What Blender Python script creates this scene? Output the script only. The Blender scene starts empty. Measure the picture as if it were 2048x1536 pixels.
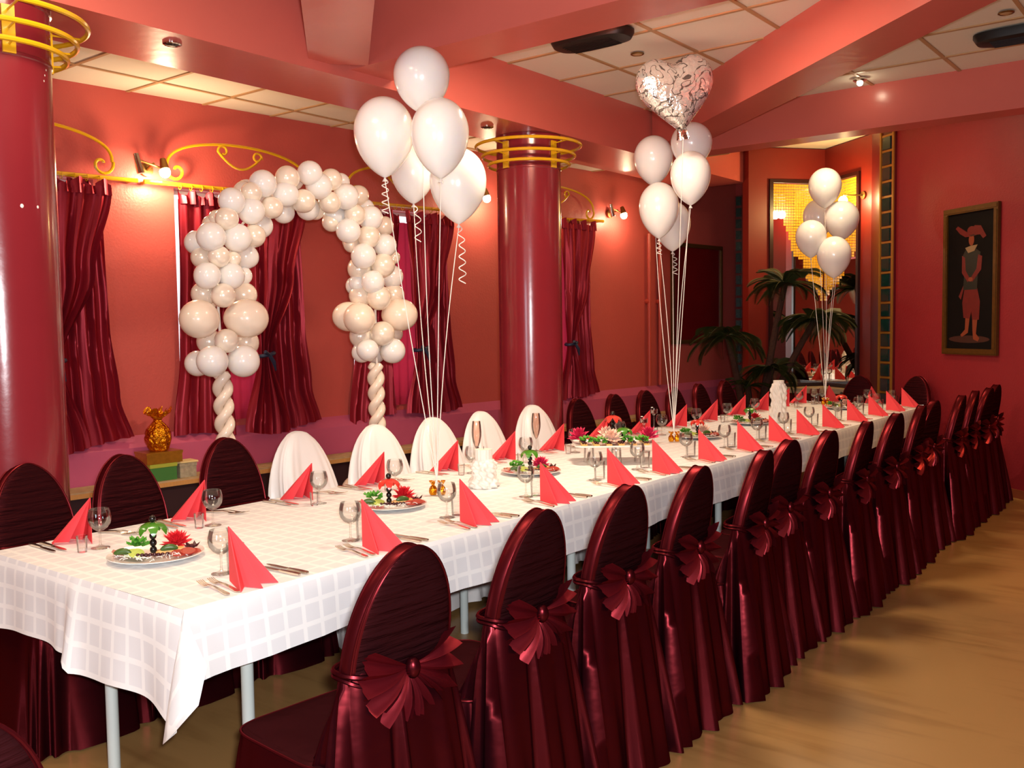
import bpy, bmesh, math, random
import numpy as np
from mathutils import Vector, Matrix

random.seed(7)
R = math.radians
PI = math.pi
SC = bpy.context.scene
COL = SC.collection

# ------------------------------------------------------------------ camera
CAM = Vector((3.1, -1.568, 1.576))
YAW, PITCH, ROLL = R(-38.01), R(3.52), R(-0.81)
fw = Vector((math.sin(YAW) * math.cos(PITCH), math.cos(YAW) * math.cos(PITCH), -math.sin(PITCH)))
rt = Vector((math.cos(YAW), -math.sin(YAW), 0))
up = rt.cross(fw)
r2 = rt * math.cos(ROLL) + up * math.sin(ROLL)
u2 = -rt * math.sin(ROLL) + up * math.cos(ROLL)
cd = bpy.data.cameras.new('camera')
cd.sensor_fit = 'HORIZONTAL'
cd.sensor_width = 36.0
cd.lens = 36.0 * 1896.0 / 2048.0
cd.clip_start = 0.05
cam = bpy.data.objects.new('camera', cd)
COL.objects.link(cam)
M = Matrix(((r2.x, u2.x, -fw.x, CAM.x), (r2.y, u2.y, -fw.y, CAM.y), (r2.z, u2.z, -fw.z, CAM.z), (0, 0, 0, 1)))
cam.matrix_world = M
SC.camera = cam

# ------------------------------------------------------------------ view, world, lights
SC.view_settings.view_transform = 'Standard'
SC.view_settings.look = 'None'
SC.view_settings.gamma = 1.0
SC.view_settings.use_curve_mapping = False
SC.view_settings.exposure = 0.10
SC.cycles.max_bounces = 10
SC.cycles.diffuse_bounces = 4
SC.cycles.glossy_bounces = 4
SC.cycles.transmission_bounces = 6
SC.cycles.transparent_max_bounces = 40
SC.cycles.sample_clamp_indirect = 6.0
SC.cycles.blur_glossy = 1.0

world = bpy.data.worlds.new('world')
SC.world = world
world.use_nodes = True
bg = world.node_tree.nodes['Background']
bg.inputs[0].default_value = (0.9, 0.8, 0.75, 1)
bg.inputs[1].default_value = 0.05


def light(name, kind, loc, energy, color, size=0.1, size_y=None, aim=None, spot=None, blend=0.5):
    ld = bpy.data.lights.new(name, kind)
    ld.energy = energy
    ld.color = color
    if kind == 'AREA':
        ld.shape = 'RECTANGLE'
        ld.size = size
        ld.size_y = size_y or size
    else:
        ld.shadow_soft_size = size
    if kind == 'SPOT':
        ld.spot_size = spot or R(70)
        ld.spot_blend = blend
    o = bpy.data.objects.new(name, ld)
    COL.objects.link(o)
    o.location = loc
    if aim is not None:
        o.rotation_euler = (Vector(aim) - Vector(loc)).to_track_quat('-Z', 'Y').to_euler()
    return o


WARM = (1.0, 0.80, 0.56)
AMBER = (1.0, 0.60, 0.22)
COOL = (0.80, 0.88, 1.0)
light('camera_flash', 'AREA', CAM + u2 * 0.07 + r2 * 0.05 - fw * 0.03, 125.0, (0.97, 0.98, 1.0), 0.07, 0.045, aim=CAM + fw * 5 - u2 * 0.1)
light('daylight_window', 'AREA', (2.0, -4.8, 1.5), 80.0, COOL, 1.6, 1.6, aim=(0.0, 2.6, 0.6))
for (x, y, e) in ((0.0, 0.2, 28.0), (0.4, 2.66, 70.0), (1.2, -1.4, 22.0), (-2.3, -1.2, 22.0)):  # unseen fill lights added under the ceiling to brighten table, balloons and room
    light('ceiling_fill_light', 'AREA', (x, y, 3.26), e, WARM, 0.5, aim=(x, y, 0))
for (x, y, ty, e) in ((-1.11, 5.9, 6.3, 60.0),):
    light('far_table_fill_spot', 'SPOT', (x, y, 2.925), e, (1.0, 0.86, 0.66), 0.03, aim=(0.15, ty, 0.75), spot=R(105), blend=0.8)  # added spot without a fitting, out of sight, to brighten the far table
light('niche_ceiling_light', 'AREA', (0.1, 7.0, 3.60), 26.0, (1.0, 0.80, 0.5), 0.4, aim=(0.0, 7.4, 0))
light('ceiling_spot_light', 'SPOT', (2.75, 5.2, 3.2), 110.0, AMBER, 0.06, aim=(2.1, 6.2, 0), spot=R(80))

# ------------------------------------------------------------------ mesh helpers


class MB:
    def __init__(self):
        self.v, self.f, self.m = [], [], []
        self.uv = None

    def add(self, vs, fs, m=0):
        b = len(self.v)
        self.v += [tuple(p) for p in vs]
        self.f += [tuple(b + i for i in q) for q in fs]
        self.m += [m] * len(fs)
        return self

    def box(self, c, s, m=0, rz=0.0, mat=None):
        x, y, z = s[0] / 2, s[1] / 2, s[2] / 2
        pts = [Vector(p) for p in ((-x, -y, -z), (x, -y, -z), (x, y, -z), (-x, y, -z), (-x, -y, z), (x, -y, z), (x, y, z), (-x, y, z))]
        q = mat if mat is not None else Matrix.Rotation(rz, 3, 'Z')
        pts = [q @ p + Vector(c) for p in pts]
        return self.add(pts, [(3, 2, 1, 0), (4, 5, 6, 7), (0, 1, 5, 4), (1, 2, 6, 5), (2, 3, 7, 6), (3, 0, 4, 7)], m)

    def rings(self, rs, m=0, close=True, cap0=False, cap1=False):
        n = len(rs[0])
        vs = [p for r in rs for p in r]
        fs = []
        for i in range(len(rs) - 1):
            for j in range(n if close else n - 1):
                k = (j + 1) % n
                fs.append((i * n + j, i * n + k, (i + 1) * n + k, (i + 1) * n + j))
        if cap0:
            fs.append(tuple(reversed(range(n))))
        if cap1:
            fs.append(tuple((len(rs) - 1) * n + j for j in range(n)))
        return self.add(vs, fs, m)

    def lathe(self, prof, n=24, c=(0, 0, 0), m=0, sx=1, sy=1, cap0=False, cap1=False):
        rs = []
        for r, z in prof:
            r = max(r, 1e-5)
            rs.append([(c[0] + sx * r * math.cos(2 * PI * j / n), c[1] + sy * r * math.sin(2 * PI * j / n), c[2] + z) for j in range(n)])
        return self.rings(rs, m, True, cap0, cap1)

    def ball(self, c, r, nu=14, nv=9, s=(1, 1, 1), m=0, mat=None):
        rs = []
        for i in range(nv + 1):
            a = -PI / 2 + PI * i / nv
            rr = max(math.cos(a), 1e-4)
            row = []
            for j in range(nu):
                b = 2 * PI * j / nu
                p = Vector((r * s[0] * rr * math.cos(b), r * s[1] * rr * math.sin(b), r * s[2] * math.sin(a)))
                if mat is not None:
                    p = mat @ p
                row.append(p + Vector(c))
            rs.append(row)
        return self.rings(rs, m)

    def tube(self, pts, r, n=8, m=0, closed=False, flat=1.0, cap=True):
        P = [Vector(p) for p in pts]
        N = len(P)
        rr = r if isinstance(r, (list, tuple)) else [r] * N
        rs = []
        prev = None
        for i in range(N):
            if closed:
                t = P[(i + 1) % N] - P[i - 1]
            else:
                t = P[min(i + 1, N - 1)] - P[max(i - 1, 0)]
            if t.length < 1e-9:
                t = Vector((0, 0, 1))
            t.normalize()
            if prev is None:
                a = Vector((0, 0, 1)) if abs(t.z) < 0.9 else Vector((1, 0, 0))
                nn = t.cross(a).normalized()
            else:
                nn = prev - t * prev.dot(t)
                if nn.length < 1e-6:
                    nn = t.orthogonal()
                nn.normalize()
            prev = nn
            bb = t.cross(nn)
            rs.append([P[i] + nn * (rr[i] * math.cos(2 * PI * j / n)) + bb * (rr[i] * flat * math.sin(2 * PI * j / n)) for j in range(n)])
        if closed:
            rs.append(rs[0])
        return self.rings(rs, m, True, cap and not closed, cap and not closed)

    def grid(self, fn, nu, nv, m=0):
        rs = [[fn(i / nu, j / nv) for j in range(nv + 1)] for i in range(nu + 1)]
        return self.rings(rs, m, False)

    def poly(self, pts, m=0):
        return self.add(pts, [tuple(range(len(pts)))], m)

    def prism(self, pts, d, m=0):
        """closed outline pts (3D) pushed along vector d"""
        n = len(pts)
        a = [Vector(p) for p in pts]
        b = [p + Vector(d) for p in a]
        fs = [tuple(reversed(range(n))), tuple(range(n, 2 * n))]
        fs += [(i, (i + 1) % n, n + (i + 1) % n, n + i) for i in range(n)]
        return self.add(a + b, fs, m)

    def mesh(self, name, mats, smooth=True, angle=38):
        me = bpy.data.meshes.new(name)
        me.from_pydata(self.v, [], self.f)
        mats = mats if isinstance(mats, (list, tuple)) else [mats]
        for q in mats:
            me.materials.append(q)
        if len(mats) > 1:
            me.polygons.foreach_set('material_index', self.m)
        if self.uv is not None:
            ul = me.uv_layers.new(name='uv')
            idx = np.zeros(len(me.loops), dtype=np.int32)
            me.loops.foreach_get('vertex_index', idx)
            ul.data.foreach_set('uv', np.array(self.uv, dtype=np.float32)[idx].ravel())
        bm = bmesh.new()
        bm.from_mesh(me)
        if self.uv is None:
            bmesh.ops.remove_doubles(bm, verts=bm.verts, dist=1e-5)
        bmesh.ops.recalc_face_normals(bm, faces=bm.faces)
        bm.to_mesh(me)
        bm.free()
        if smooth:
            me.polygons.foreach_set('use_smooth', [True] * len(me.polygons))
            me.set_sharp_from_angle(angle=R(angle))
        me.update()
        return me


def link(name, data, parent=None, loc=None, rz=0.0):
    o = bpy.data.objects.new(name, data)
    COL.objects.link(o)
    if parent is not None:
        o.parent = parent
    if loc is not None:
        o.location = loc
    if rz:
        o.rotation_euler = (0, 0, rz)
    return o


def obj(name, mb, mats, parent=None, loc=None, rz=0.0, smooth=True, angle=38):
    me = mb if isinstance(mb, bpy.types.Mesh) else mb.mesh(name, mats, smooth, angle)
    return link(name, me, parent, loc, rz)


def tag(o, label=None, cat=None, group=None, kind=None):
    if label:
        o['label'] = label
    if cat:
        o['category'] = cat
    if group:
        o['group'] = group
    if kind:
        o['kind'] = kind
    return o


def thing(name, label, cat, loc=(0, 0, 0), rz=0.0, group=None):
    return tag(link(name, None, None, loc, rz), label, cat, group)


def struct(name, mb, mats, label=None, smooth=True):
    return tag(obj(name, mb, mats, smooth=smooth), label, None, None, 'structure')


def dup(root, loc, rz, label, group=None, sz=1.0):
    r = root.copy()
    COL.objects.link(r)
    r.location = loc
    r.rotation_euler = (0, 0, rz)
    r.scale = (1, 1, sz)
    r['label'] = label
    if group:
        r['group'] = group
    for ch in list(root.children):
        c = ch.copy()
        COL.objects.link(c)
        c.parent = r
        for g in list(ch.children):
            d = g.copy()
            COL.objects.link(d)
            d.parent = c
    return r


ORD = ['first', 'second', 'third', 'fourth', 'fifth', 'sixth', 'seventh', 'eighth', 'ninth', 'tenth', 'eleventh', 'twelfth', 'thirteenth', 'fourteenth', 'fifteenth']


# ------------------------------------------------------------------ materials
def lin(h):
    h = h.lstrip('#')
    out = []
    for i in (0, 2, 4):
        x = int(h[i:i + 2], 16) / 255
        out.append(x / 12.92 if x <= 0.04045 else ((x + 0.055) / 1.055) ** 2.4)
    return (*out, 1)


def pr(name, color, rough=0.6, metal=0.0, spec=0.5, var=0.0, scale=4.0, bump=0.0, bscale=40.0, coat=0.0, emit=None, estr=0.0, stretch=(1, 1, 1), sheen=0.0, trans=0.0, sss=0.0):
    m = bpy.data.materials.new(name)
    m.use_nodes = True
    nt = m.node_tree
    b = nt.nodes['Principled BSDF']
    col = lin(color) if isinstance(color, str) else (*color, 1)
    b.inputs['Base Color'].default_value = col
    b.inputs['Roughness'].default_value = rough
    b.inputs['Metallic'].default_value = metal
    b.inputs['Specular IOR Level'].default_value = spec
    b.inputs['Coat Weight'].default_value = coat
    b.inputs['Coat Roughness'].default_value = 0.08
    if sheen:
        b.inputs['Sheen Weight'].default_value = sheen
        b.inputs['Sheen Roughness'].default_value = 0.35
    if trans:
        b.inputs['Transmission Weight'].default_value = trans
    if sss:
        b.inputs['Subsurface Weight'].default_value = sss
        b.inputs['Subsurface Radius'].default_value = (0.09, 0.08, 0.065)
        b.inputs['Subsurface Scale'].default_value = 1.0
    if emit is not None:
        b.inputs['Emission Color'].default_value = (*emit, 1)
        b.inputs['Emission Strength'].default_value = estr
    if var or bump:
        tc = nt.nodes.new('ShaderNodeTexCoord')
        mp = nt.nodes.new('ShaderNodeMapping')
        mp.inputs['Scale'].default_value = stretch
        nt.links.new(tc.outputs['Object'], mp.inputs['Vector'])
    if var:
        nz = nt.nodes.new('ShaderNodeTexNoise')
        nz.inputs['Scale'].default_value = scale
        nz.inputs['Detail'].default_value = 4
        nt.links.new(mp.outputs['Vector'], nz.inputs['Vector'])
        mx = nt.nodes.new('ShaderNodeMix')
        mx.data_type = 'RGBA'
        mx.inputs[6].default_value = tuple(min(1, q * (1 + var)) for q in col[:3]) + (1,)
        mx.inputs[7].default_value = tuple(q * (1 - var) for q in col[:3]) + (1,)
        nt.links.new(nz.outputs['Fac'], mx.inputs[0])
        nt.links.new(mx.outputs[2], b.inputs['Base Color'])
    if bump:
        nz2 = nt.nodes.new('ShaderNodeTexNoise')
        nz2.inputs['Scale'].default_value = bscale
        nz2.inputs['Detail'].default_value = 3
        nt.links.new(mp.outputs['Vector'], nz2.inputs['Vector'])
        bp = nt.nodes.new('ShaderNodeBump')
        bp.inputs['Strength'].default_value = bump
        bp.inputs['Distance'].default_value = 0.02
        nt.links.new(nz2.outputs['Fac'], bp.inputs['Height'])
        nt.links.new(bp.outputs['Normal'], b.inputs['Normal'])
    return m


def glassmat(name, tint, edge=(1, 1, 1), k=1.0):
    """thin glass: clear in the middle, mirroring towards the rim"""
    m = bpy.data.materials.new(name)
    m.use_nodes = True
    nt = m.node_tree
    nt.nodes.clear()
    out = nt.nodes.new('ShaderNodeOutputMaterial')
    tr = nt.nodes.new('ShaderNodeBsdfTransparent')
    tr.inputs[0].default_value = (*tint, 1)
    gl = nt.nodes.new('ShaderNodeBsdfGlossy')
    gl.inputs['Color'].default_value = (*edge, 1)
    gl.inputs['Roughness'].default_value = 0.04
    fr = nt.nodes.new('ShaderNodeFresnel')
    fr.inputs['IOR'].default_value = 1.5
    mu = nt.nodes.new('ShaderNodeMath')
    mu.operation = 'MULTIPLY'
    mu.use_clamp = True
    mu.inputs[1].default_value = k
    mx = nt.nodes.new('ShaderNodeMixShader')
    nt.links.new(fr.outputs[0], mu.inputs[0])
    nt.links.new(mu.outputs[0], mx.inputs[0])
    nt.links.new(tr.outputs[0], mx.inputs[1])
    nt.links.new(gl.outputs[0], mx.inputs[2])
    nt.links.new(mx.outputs[0], out.inputs[0])
    return m


def taffeta(name, dark, shine, rough=0.36, w=0.5, wrinkle=0.25, stretch=(14, 14, 70)):
    """shot silk: dark body with a coloured lustre that follows the folds"""
    m = bpy.data.materials.new(name)
    m.use_nodes = True
    nt = m.node_tree
    nt.nodes.clear()
    out = nt.nodes.new('ShaderNodeOutputMaterial')
    d = nt.nodes.new('ShaderNodeBsdfDiffuse')
    d.inputs[0].default_value = (*dark, 1)
    g = nt.nodes.new('ShaderNodeBsdfGlossy')
    g.inputs[0].default_value = (*shine, 1)
    g.inputs['Roughness'].default_value = rough
    tc = nt.nodes.new('ShaderNodeTexCoord')
    mp = nt.nodes.new('ShaderNodeMapping')
    mp.inputs['Scale'].default_value = stretch
    nz = nt.nodes.new('ShaderNodeTexNoise')
    nz.inputs['Scale'].default_value = 1.0
    nz.inputs['Detail'].default_value = 3
    bp = nt.nodes.new('ShaderNodeBump')
    bp.inputs['Strength'].default_value = wrinkle
    bp.inputs['Distance'].default_value = 0.02
    mx = nt.nodes.new('ShaderNodeMixShader')
    mx.inputs[0].default_value = w
    nt.links.new(tc.outputs['Object'], mp.inputs[0])
    nt.links.new(mp.outputs[0], nz.inputs['Vector'])
    nt.links.new(nz.outputs['Fac'], bp.inputs['Height'])
    nt.links.new(bp.outputs[0], d.inputs['Normal'])
    nt.links.new(bp.outputs[0], g.inputs['Normal'])
    nt.links.new(d.outputs[0], mx.inputs[1])
    nt.links.new(g.outputs[0], mx.inputs[2])
    nt.links.new(mx.outputs[0], out.inputs[0])
    return m


def damask(name):
    m = bpy.data.materials.new(name)
    m.use_nodes = True
    nt = m.node_tree
    b = nt.nodes['Principled BSDF']
    uv = nt.nodes.new('ShaderNodeUVMap')
    sp = nt.nodes.new('ShaderNodeSeparateXYZ')
    nt.links.new(uv.outputs[0], sp.inputs[0])
    fl = []
    for k, off in ((0, 0.0), (1, 0.013)):
        a = nt.nodes.new('ShaderNodeMath')
        a.operation = 'ADD'
        a.inputs[1].default_value = 10 + off
        nt.links.new(sp.outputs[k], a.inputs[0])
        q = nt.nodes.new('ShaderNodeMath')
        q.operation = 'DIVIDE'
        q.inputs[1].default_value = 0.0755
        nt.links.new(a.outputs[0], q.inputs[0])
        fr = nt.nodes.new('ShaderNodeMath')
        fr.operation = 'FRACT'
        nt.links.new(q.outputs[0], fr.inputs[0])
        lt = nt.nodes.new('ShaderNodeMath')
        lt.operation = 'LESS_THAN'
        lt.inputs[1].default_value = 0.22
        nt.links.new(fr.outputs[0], lt.inputs[0])
        fl.append(lt)
    mxm = nt.nodes.new('ShaderNodeMath')
    mxm.operation = 'MAXIMUM'
    nt.links.new(fl[0].outputs[0], mxm.inputs[0])
    nt.links.new(fl[1].outputs[0], mxm.inputs[1])
    mx = nt.nodes.new('ShaderNodeMix')
    mx.data_type = 'RGBA'
    mx.inputs[6].default_value = (0.80, 0.795, 0.81, 1)
    mx.inputs[7].default_value = (0.93, 0.92, 0.91, 1)
    nt.links.new(mxm.outputs[0], mx.inputs[0])
    nt.links.new(mx.outputs[2], b.inputs['Base Color'])
    b.inputs['Roughness'].default_value = 0.55
    b.inputs['Specular IOR Level'].default_value = 0.3
    tc = nt.nodes.new('ShaderNodeTexCoord')
    nz = nt.nodes.new('ShaderNodeTexNoise')
    nz.inputs['Scale'].default_value = 9
    bp = nt.nodes.new('ShaderNodeBump')
    bp.inputs['Strength'].default_value = 0.08
    bp.inputs['Distance'].default_value = 0.02
    nt.links.new(tc.outputs['Object'], nz.inputs['Vector'])
    nt.links.new(nz.outputs['Fac'], bp.inputs['Height'])
    nt.links.new(bp.outputs[0], b.inputs['Normal'])
    return m


def sheermat(name, c):
    m = bpy.data.materials.new(name)
    m.use_nodes = True
    nt = m.node_tree
    nt.nodes.clear()
    out = nt.nodes.new('ShaderNodeOutputMaterial')
    d = nt.nodes.new('ShaderNodeBsdfDiffuse')
    d.inputs[0].default_value = (*c, 1)
    t = nt.nodes.new('ShaderNodeBsdfTranslucent')
    t.inputs[0].default_value = (*c, 1)
    mx = nt.nodes.new('ShaderNodeMixShader')
    mx.inputs[0].default_value = 0.35
    nt.links.new(d.outputs[0], mx.inputs[1])
    nt.links.new(t.outputs[0], mx.inputs[2])
    nt.links.new(mx.outputs[0], out.inputs[0])
    return m


def floormat():
    m = bpy.data.materials.new('floor_vinyl')
    m.use_nodes = True
    nt = m.node_tree
    b = nt.nodes['Principled BSDF']
    tc = nt.nodes.new('ShaderNodeTexCoord')
    mp = nt.nodes.new('ShaderNodeMapping')
    mp.inputs['Rotation'].default_value = (0, 0, R(-36))
    mp.inputs['Scale'].default_value = (0.8, 7, 1)
    mp2 = nt.nodes.new('ShaderNodeMapping')
    mp2.inputs['Scale'].default_value = (1.3, 1.3, 1)
    n1 = nt.nodes.new('ShaderNodeTexNoise')
    n1.inputs['Scale'].default_value = 2.2
    n1.inputs['Detail'].default_value = 6
    n1.inputs['Distortion'].default_value = 0.6
    n2 = nt.nodes.new('ShaderNodeTexNoise')
    n2.inputs['Scale'].default_value = 1.2
    n2.inputs['Detail'].default_value = 4
    nt.links.new(tc.outputs['Object'], mp.inputs[0])
    nt.links.new(tc.outputs['Object'], mp2.inputs[0])
    nt.links.new(mp.outputs[0], n1.inputs['Vector'])
    nt.links.new(mp2.outputs[0], n2.inputs['Vector'])
    ad = nt.nodes.new('ShaderNodeMath')
    ad.operation = 'ADD'
    nt.links.new(n1.outputs['Fac'], ad.inputs[0])
    nt.links.new(n2.outputs['Fac'], ad.inputs[1])
    cr = nt.nodes.new('ShaderNodeValToRGB')
    cr.color_ramp.elements[0].position = 0.70
    cr.color_ramp.elements[0].color = lin('#8f693c')
    cr.color_ramp.elements[1].position = 1.25
    cr.color_ramp.elements[1].color = lin('#a27b4a')
    nt.links.new(ad.outputs[0], cr.inputs[0])
    nt.links.new(cr.outputs[0], b.inputs['Base Color'])
    b.inputs['Roughness'].default_value = 0.33
    b.inputs['Specular IOR Level'].default_value = 0.4
    return m


MAT = dict(
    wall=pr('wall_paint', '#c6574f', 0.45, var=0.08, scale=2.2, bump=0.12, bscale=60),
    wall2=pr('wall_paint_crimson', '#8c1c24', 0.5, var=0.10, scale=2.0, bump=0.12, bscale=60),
    beam=pr('beam_gloss_paint', '#cd685c', 0.26, var=0.06, scale=2.0, bump=0.05, bscale=14),
    lower=pr('lower_wall_daylight_tint', '#c25678', 0.6, var=0.06, scale=3),  # mauve cast of cool daylight on the lower wall, put into its colour
    niche=pr('niche_wall_paint', '#7c1e12', 0.45, var=0.10, scale=2.0),
    column=pr('column_gloss_paint', '#80222b', 0.22, var=0.08, scale=3, coat=0.3, bump=0.03, bscale=18),
    tile=pr('ceiling_tile_white', '#e6dcca', 0.9, var=0.03, scale=90),
    tbar=pr('ceiling_bar_beige', '#b99266', 0.5),
    slab=pr('ceiling_slab', '#c9b89a', 0.9),
    floor=floormat(),
    base=pr('baseboard_wood', '#8e4428', 0.4, var=0.2, scale=10),
    yellow=pr('yellow_gloss_metal', '#e0ad18', 0.22, spec=0.6, coat=0.3),
    curtain=taffeta('curtain_taffeta', lin('#7a1826')[:3], lin('#c44a54')[:3], 0.40, 0.30, 0.10, (10, 10, 3)),
    sheer=sheermat('window_sheer_pink', lin('#d23a58')[:3]),
    tie=pr('tie_back_blue', '#1d2a48', 0.5),
    pane=pr('window_daylight', '#ffffff', 0.5, emit=(0.85, 0.93, 1.0), estr=0.9),
    frame_white=pr('window_frame_white', '#e9e6e0', 0.5),
    ledge=pr('ledge_wood_edge', '#c99455', 0.45, var=0.15, scale=14, stretch=(1, 6, 1)),
    ledgecloth=pr('ledge_cover_pattern', '#b59a72', 0.8, var=0.35, scale=16),
    dark=pr('bench_front_dark', '#2a0c16', 0.6),
    chair=taffeta('chair_taffeta', lin('#130306')[:3], lin('#ff5a66')[:3], 0.31, 0.085, 0.2, (5, 5, 9)),
    chairback=taffeta('chair_taffeta_gathered', lin('#200a0c')[:3], lin('#c04a54')[:3], 0.44, 0.03, 0.9, (5, 5, 55)),
    piping=taffeta('chair_piping', lin('#220508')[:3], lin('#ff5a64')[:3], 0.36, 0.095, 0.15, (8, 8, 8)),
    bow=taffeta('bow_taffeta', lin('#3c0a10')[:3], lin('#ff5a66')[:3], 0.36, 0.16, 0.12, (8, 8, 8)),
    satin=pr('white_satin', '#eae6e4', 0.34, sheen=0.3, spec=0.4, bump=0.08, bscale=10),
    cloth=damask('tablecloth_damask'),
    legs=pr('table_leg_grey', '#c2cbc8', 0.35),
    top=pr('table_top_board', '#b59a78', 0.5),
    napkin=pr('napkin_red', '#f0474e', 0.85, bump=0.05, bscale=200),
    steel=pr('cutlery_steel', '#e6dccd', 0.22, 1.0),
    glass=glassmat('clear_glass', (0.972, 0.972, 0.968), k=0.8),
    glassthick=glassmat('thick_glass', (0.975, 0.978, 0.978), k=0.75),
    pinkglass=glassmat('rose_glass', (0.95, 0.86, 0.82), k=0.9),
    china=pr('china_white', '#f2f0ea', 0.18, coat=0.4),
    white=pr('balloon_white', '#fdf9f4', 0.22, coat=0.5, spec=0.5, sss=0.55),
    pearl=pr('balloon_pearl', '#fbeedd', 0.24, 0.12, coat=0.7, sss=0.05),
    peach=pr('balloon_peach', '#fbe9d6', 0.26, 0.0, coat=0.5, sss=0.1),
    ribbon=pr('ribbon_white', '#f4efe8', 0.4),
    foil=pr('heart_foil', '#e9e4dc', 0.13, 1.0, bump=0.55, bscale=26),
    foilpat=pr('heart_print', '#7d7570', 0.25, 0.9),
    gold=pr('gold_foil', '#e39a1e', 0.14, 1.0, bump=0.8, bscale=50),
    goldbox=pr('gold_paper', '#b8842c', 0.28, 0.7, var=0.3, scale=30),
    green=pr('green_paper', '#3f7a36', 0.6, var=0.1),
    lime=pr('lime_paper', '#a9b03c', 0.5),
    floral=pr('floral_paper', '#a59a80', 0.7, var=0.5, scale=40),
    cream=pr('cream_card', '#e6cf92', 0.6),
    candle=pr('candle_wax', '#f0ebe2', 0.5, sss=0.15),
    wick=pr('candle_wick', '#3a3026', 0.9),
    black=pr('speaker_black', '#0d0c0c', 0.5),
    chrome=pr('chrome', '#d8d4cc', 0.1, 1.0),
    olive=pr('black_olive', '#17120f', 0.22),
    pepper=pr('green_pepper', '#437f22', 0.22, var=0.25, scale=30, coat=0.4),
    redpepper=pr('red_pepper', '#d83a30', 0.22, var=0.2, scale=30, coat=0.4),
    lettuce=pr('lettuce', '#4f9a2a', 0.5, var=0.4, scale=60),
    petal=pr('petal_red', '#d8202c', 0.5, var=0.2, scale=50),
    petalpink=pr('petal_magenta', '#d62c58', 0.5, var=0.2, scale=50),
    petalpale=pr('petal_pale', '#f4cdb8', 0.5, var=0.1, scale=50),
    ham=pr('ham', '#d98e7a', 0.4, var=0.25, scale=40),
    salami=pr('salami', '#a8392c', 0.4, var=0.4, scale=90),
    cheese=pr('cheese', '#efb66a', 0.45),
    cucumber=pr('cucumber', '#b9c860', 0.35, var=0.3, scale=60),
    gherkin=pr('gherkin', '#3d5a22', 0.35, var=0.4, scale=60),
    berry=pr('dark_berry', '#3a0f18', 0.18, coat=0.4),
    redonion=pr('red_onion', '#4a1a22', 0.3),
    toast=pr('canape_base', '#d9a860', 0.6, var=0.3, scale=70),
    frame=pr('gilt_frame', '#5c3c12', 0.35, 0.3, var=0.35, scale=30),
    canvas=pr('painting_dark_ground', '#080303', 0.7, spec=0.15, var=0.6, scale=5),
    redglass=pr('dark_red_panel', '#6a1014', 0.12, var=0.2, scale=3, coat=0.5),
    frond=pr('palm_frond', '#262f0c', 0.5, var=0.4, scale=6),
    trunk=pr('palm_trunk', '#3a1c0e', 0.85, var=0.4, scale=20, bump=0.6, bscale=30),
    pot=pr('plant_pot', '#4a1c12', 0.5),
    mirror=pr('mirror_silver', '#f2efe8', 0.01, 1.0),
    mframe=pr('mirror_frame_dark', '#2c0a08', 0.35),
    block=pr('glass_block', '#123430', 0.12, var=0.5, scale=20, coat=0.6),
    pilaster=pr('pilaster_dark_red', '#5c0c10', 0.35, var=0.1),
    goldline=pr('pilaster_gold_line', '#a8742c', 0.35, 0.3),
    bulb=pr('lamp_bulb', '#fff2d8', 0.4, emit=(1.0, 0.86, 0.60), estr=60.0),
    brass=pr('lamp_brass', '#8d6a3a', 0.3, 0.9),
    mosaic=pr('gold_mosaic', '#f0bc30', 0.25, 0.0, coat=1.0),
    shelf=pr('shelf_stone', '#bba37c', 0.4, var=0.2, scale=20),
    skin=pr('painted_skin', '#82381c', 0.5),
    pred=pr('painted_red', '#64100c', 0.5, var=0.3, scale=20),
    pgreen=pr('painted_green', '#0c1810', 0.5, var=0.4, scale=20),
    pcream=pr('painted_cream', '#8a6c4c', 0.5),
    pbrown=pr('painted_brown', '#3a1a10', 0.5),
    pipe=pr('painted_pipe', '#c04a3a', 0.4),
)

# ------------------------------------------------------------------ room shell
H = 3.33
WA = R(5.5)
WD = Vector((math.sin(WA), math.cos(WA), 0))      # along the window wall
WN = Vector((math.cos(WA), -math.sin(WA), 0))     # out of the window wall, into the room
WP = Vector((-3.372, 3.03, 0))


def wl(s, off, z):
    """point on the window wall: s along it, off into the room, z up"""
    p = WP + WD * s + WN * off
    return Vector((p.x, p.y, z))


WMAT = Matrix((WD, WN * -1, Vector((0, 0, 1)))).transposed()   # local x along wall, local -y into room


def wallbox(mb, s0, s1, o0, o1, z0, z1, m=0):
    a = [wl(s0, o0, z0), wl(s1, o0, z0), wl(s1, o1, z0), wl(s0, o1, z0)]
    b = [p + Vector((0, 0, z1 - z0)) for p in a]
    mb.add(a + b, [(3, 2, 1, 0), (4, 5, 6, 7), (0, 1, 5, 4), (1, 2, 6, 5), (2, 3, 7, 6), (3, 0, 4, 7)], m)
    return mb


def slab(mb, p0, p1, z0, z1, th, m=0):
    """upright wall from p0 to p1, thickness th to the left of p0->p1"""
    a, b = Vector((p0[0], p0[1], 0)), Vector((p1[0], p1[1], 0))
    d = (b - a).normalized()
    n = Vector((-d.y, d.x, 0)) * th
    q = [a, b, b + n, a + n]
    lo = [p + Vector((0, 0, z0)) for p in q]
    hi = [p + Vector((0, 0, z1)) for p in q]
    return mb.add(lo + hi, [(3, 2, 1, 0), (4, 5, 6, 7), (0, 1, 5, 4), (1, 2, 6, 5), (2, 3, 7, 6), (3, 0, 4, 7)], m)


m = MB()
m.box((1.2, 3.2, -0.05), (12.5, 18.5, 0.1))
struct('floor', m, MAT['floor'], 'pale wood-look vinyl floor', smooth=False)

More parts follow.
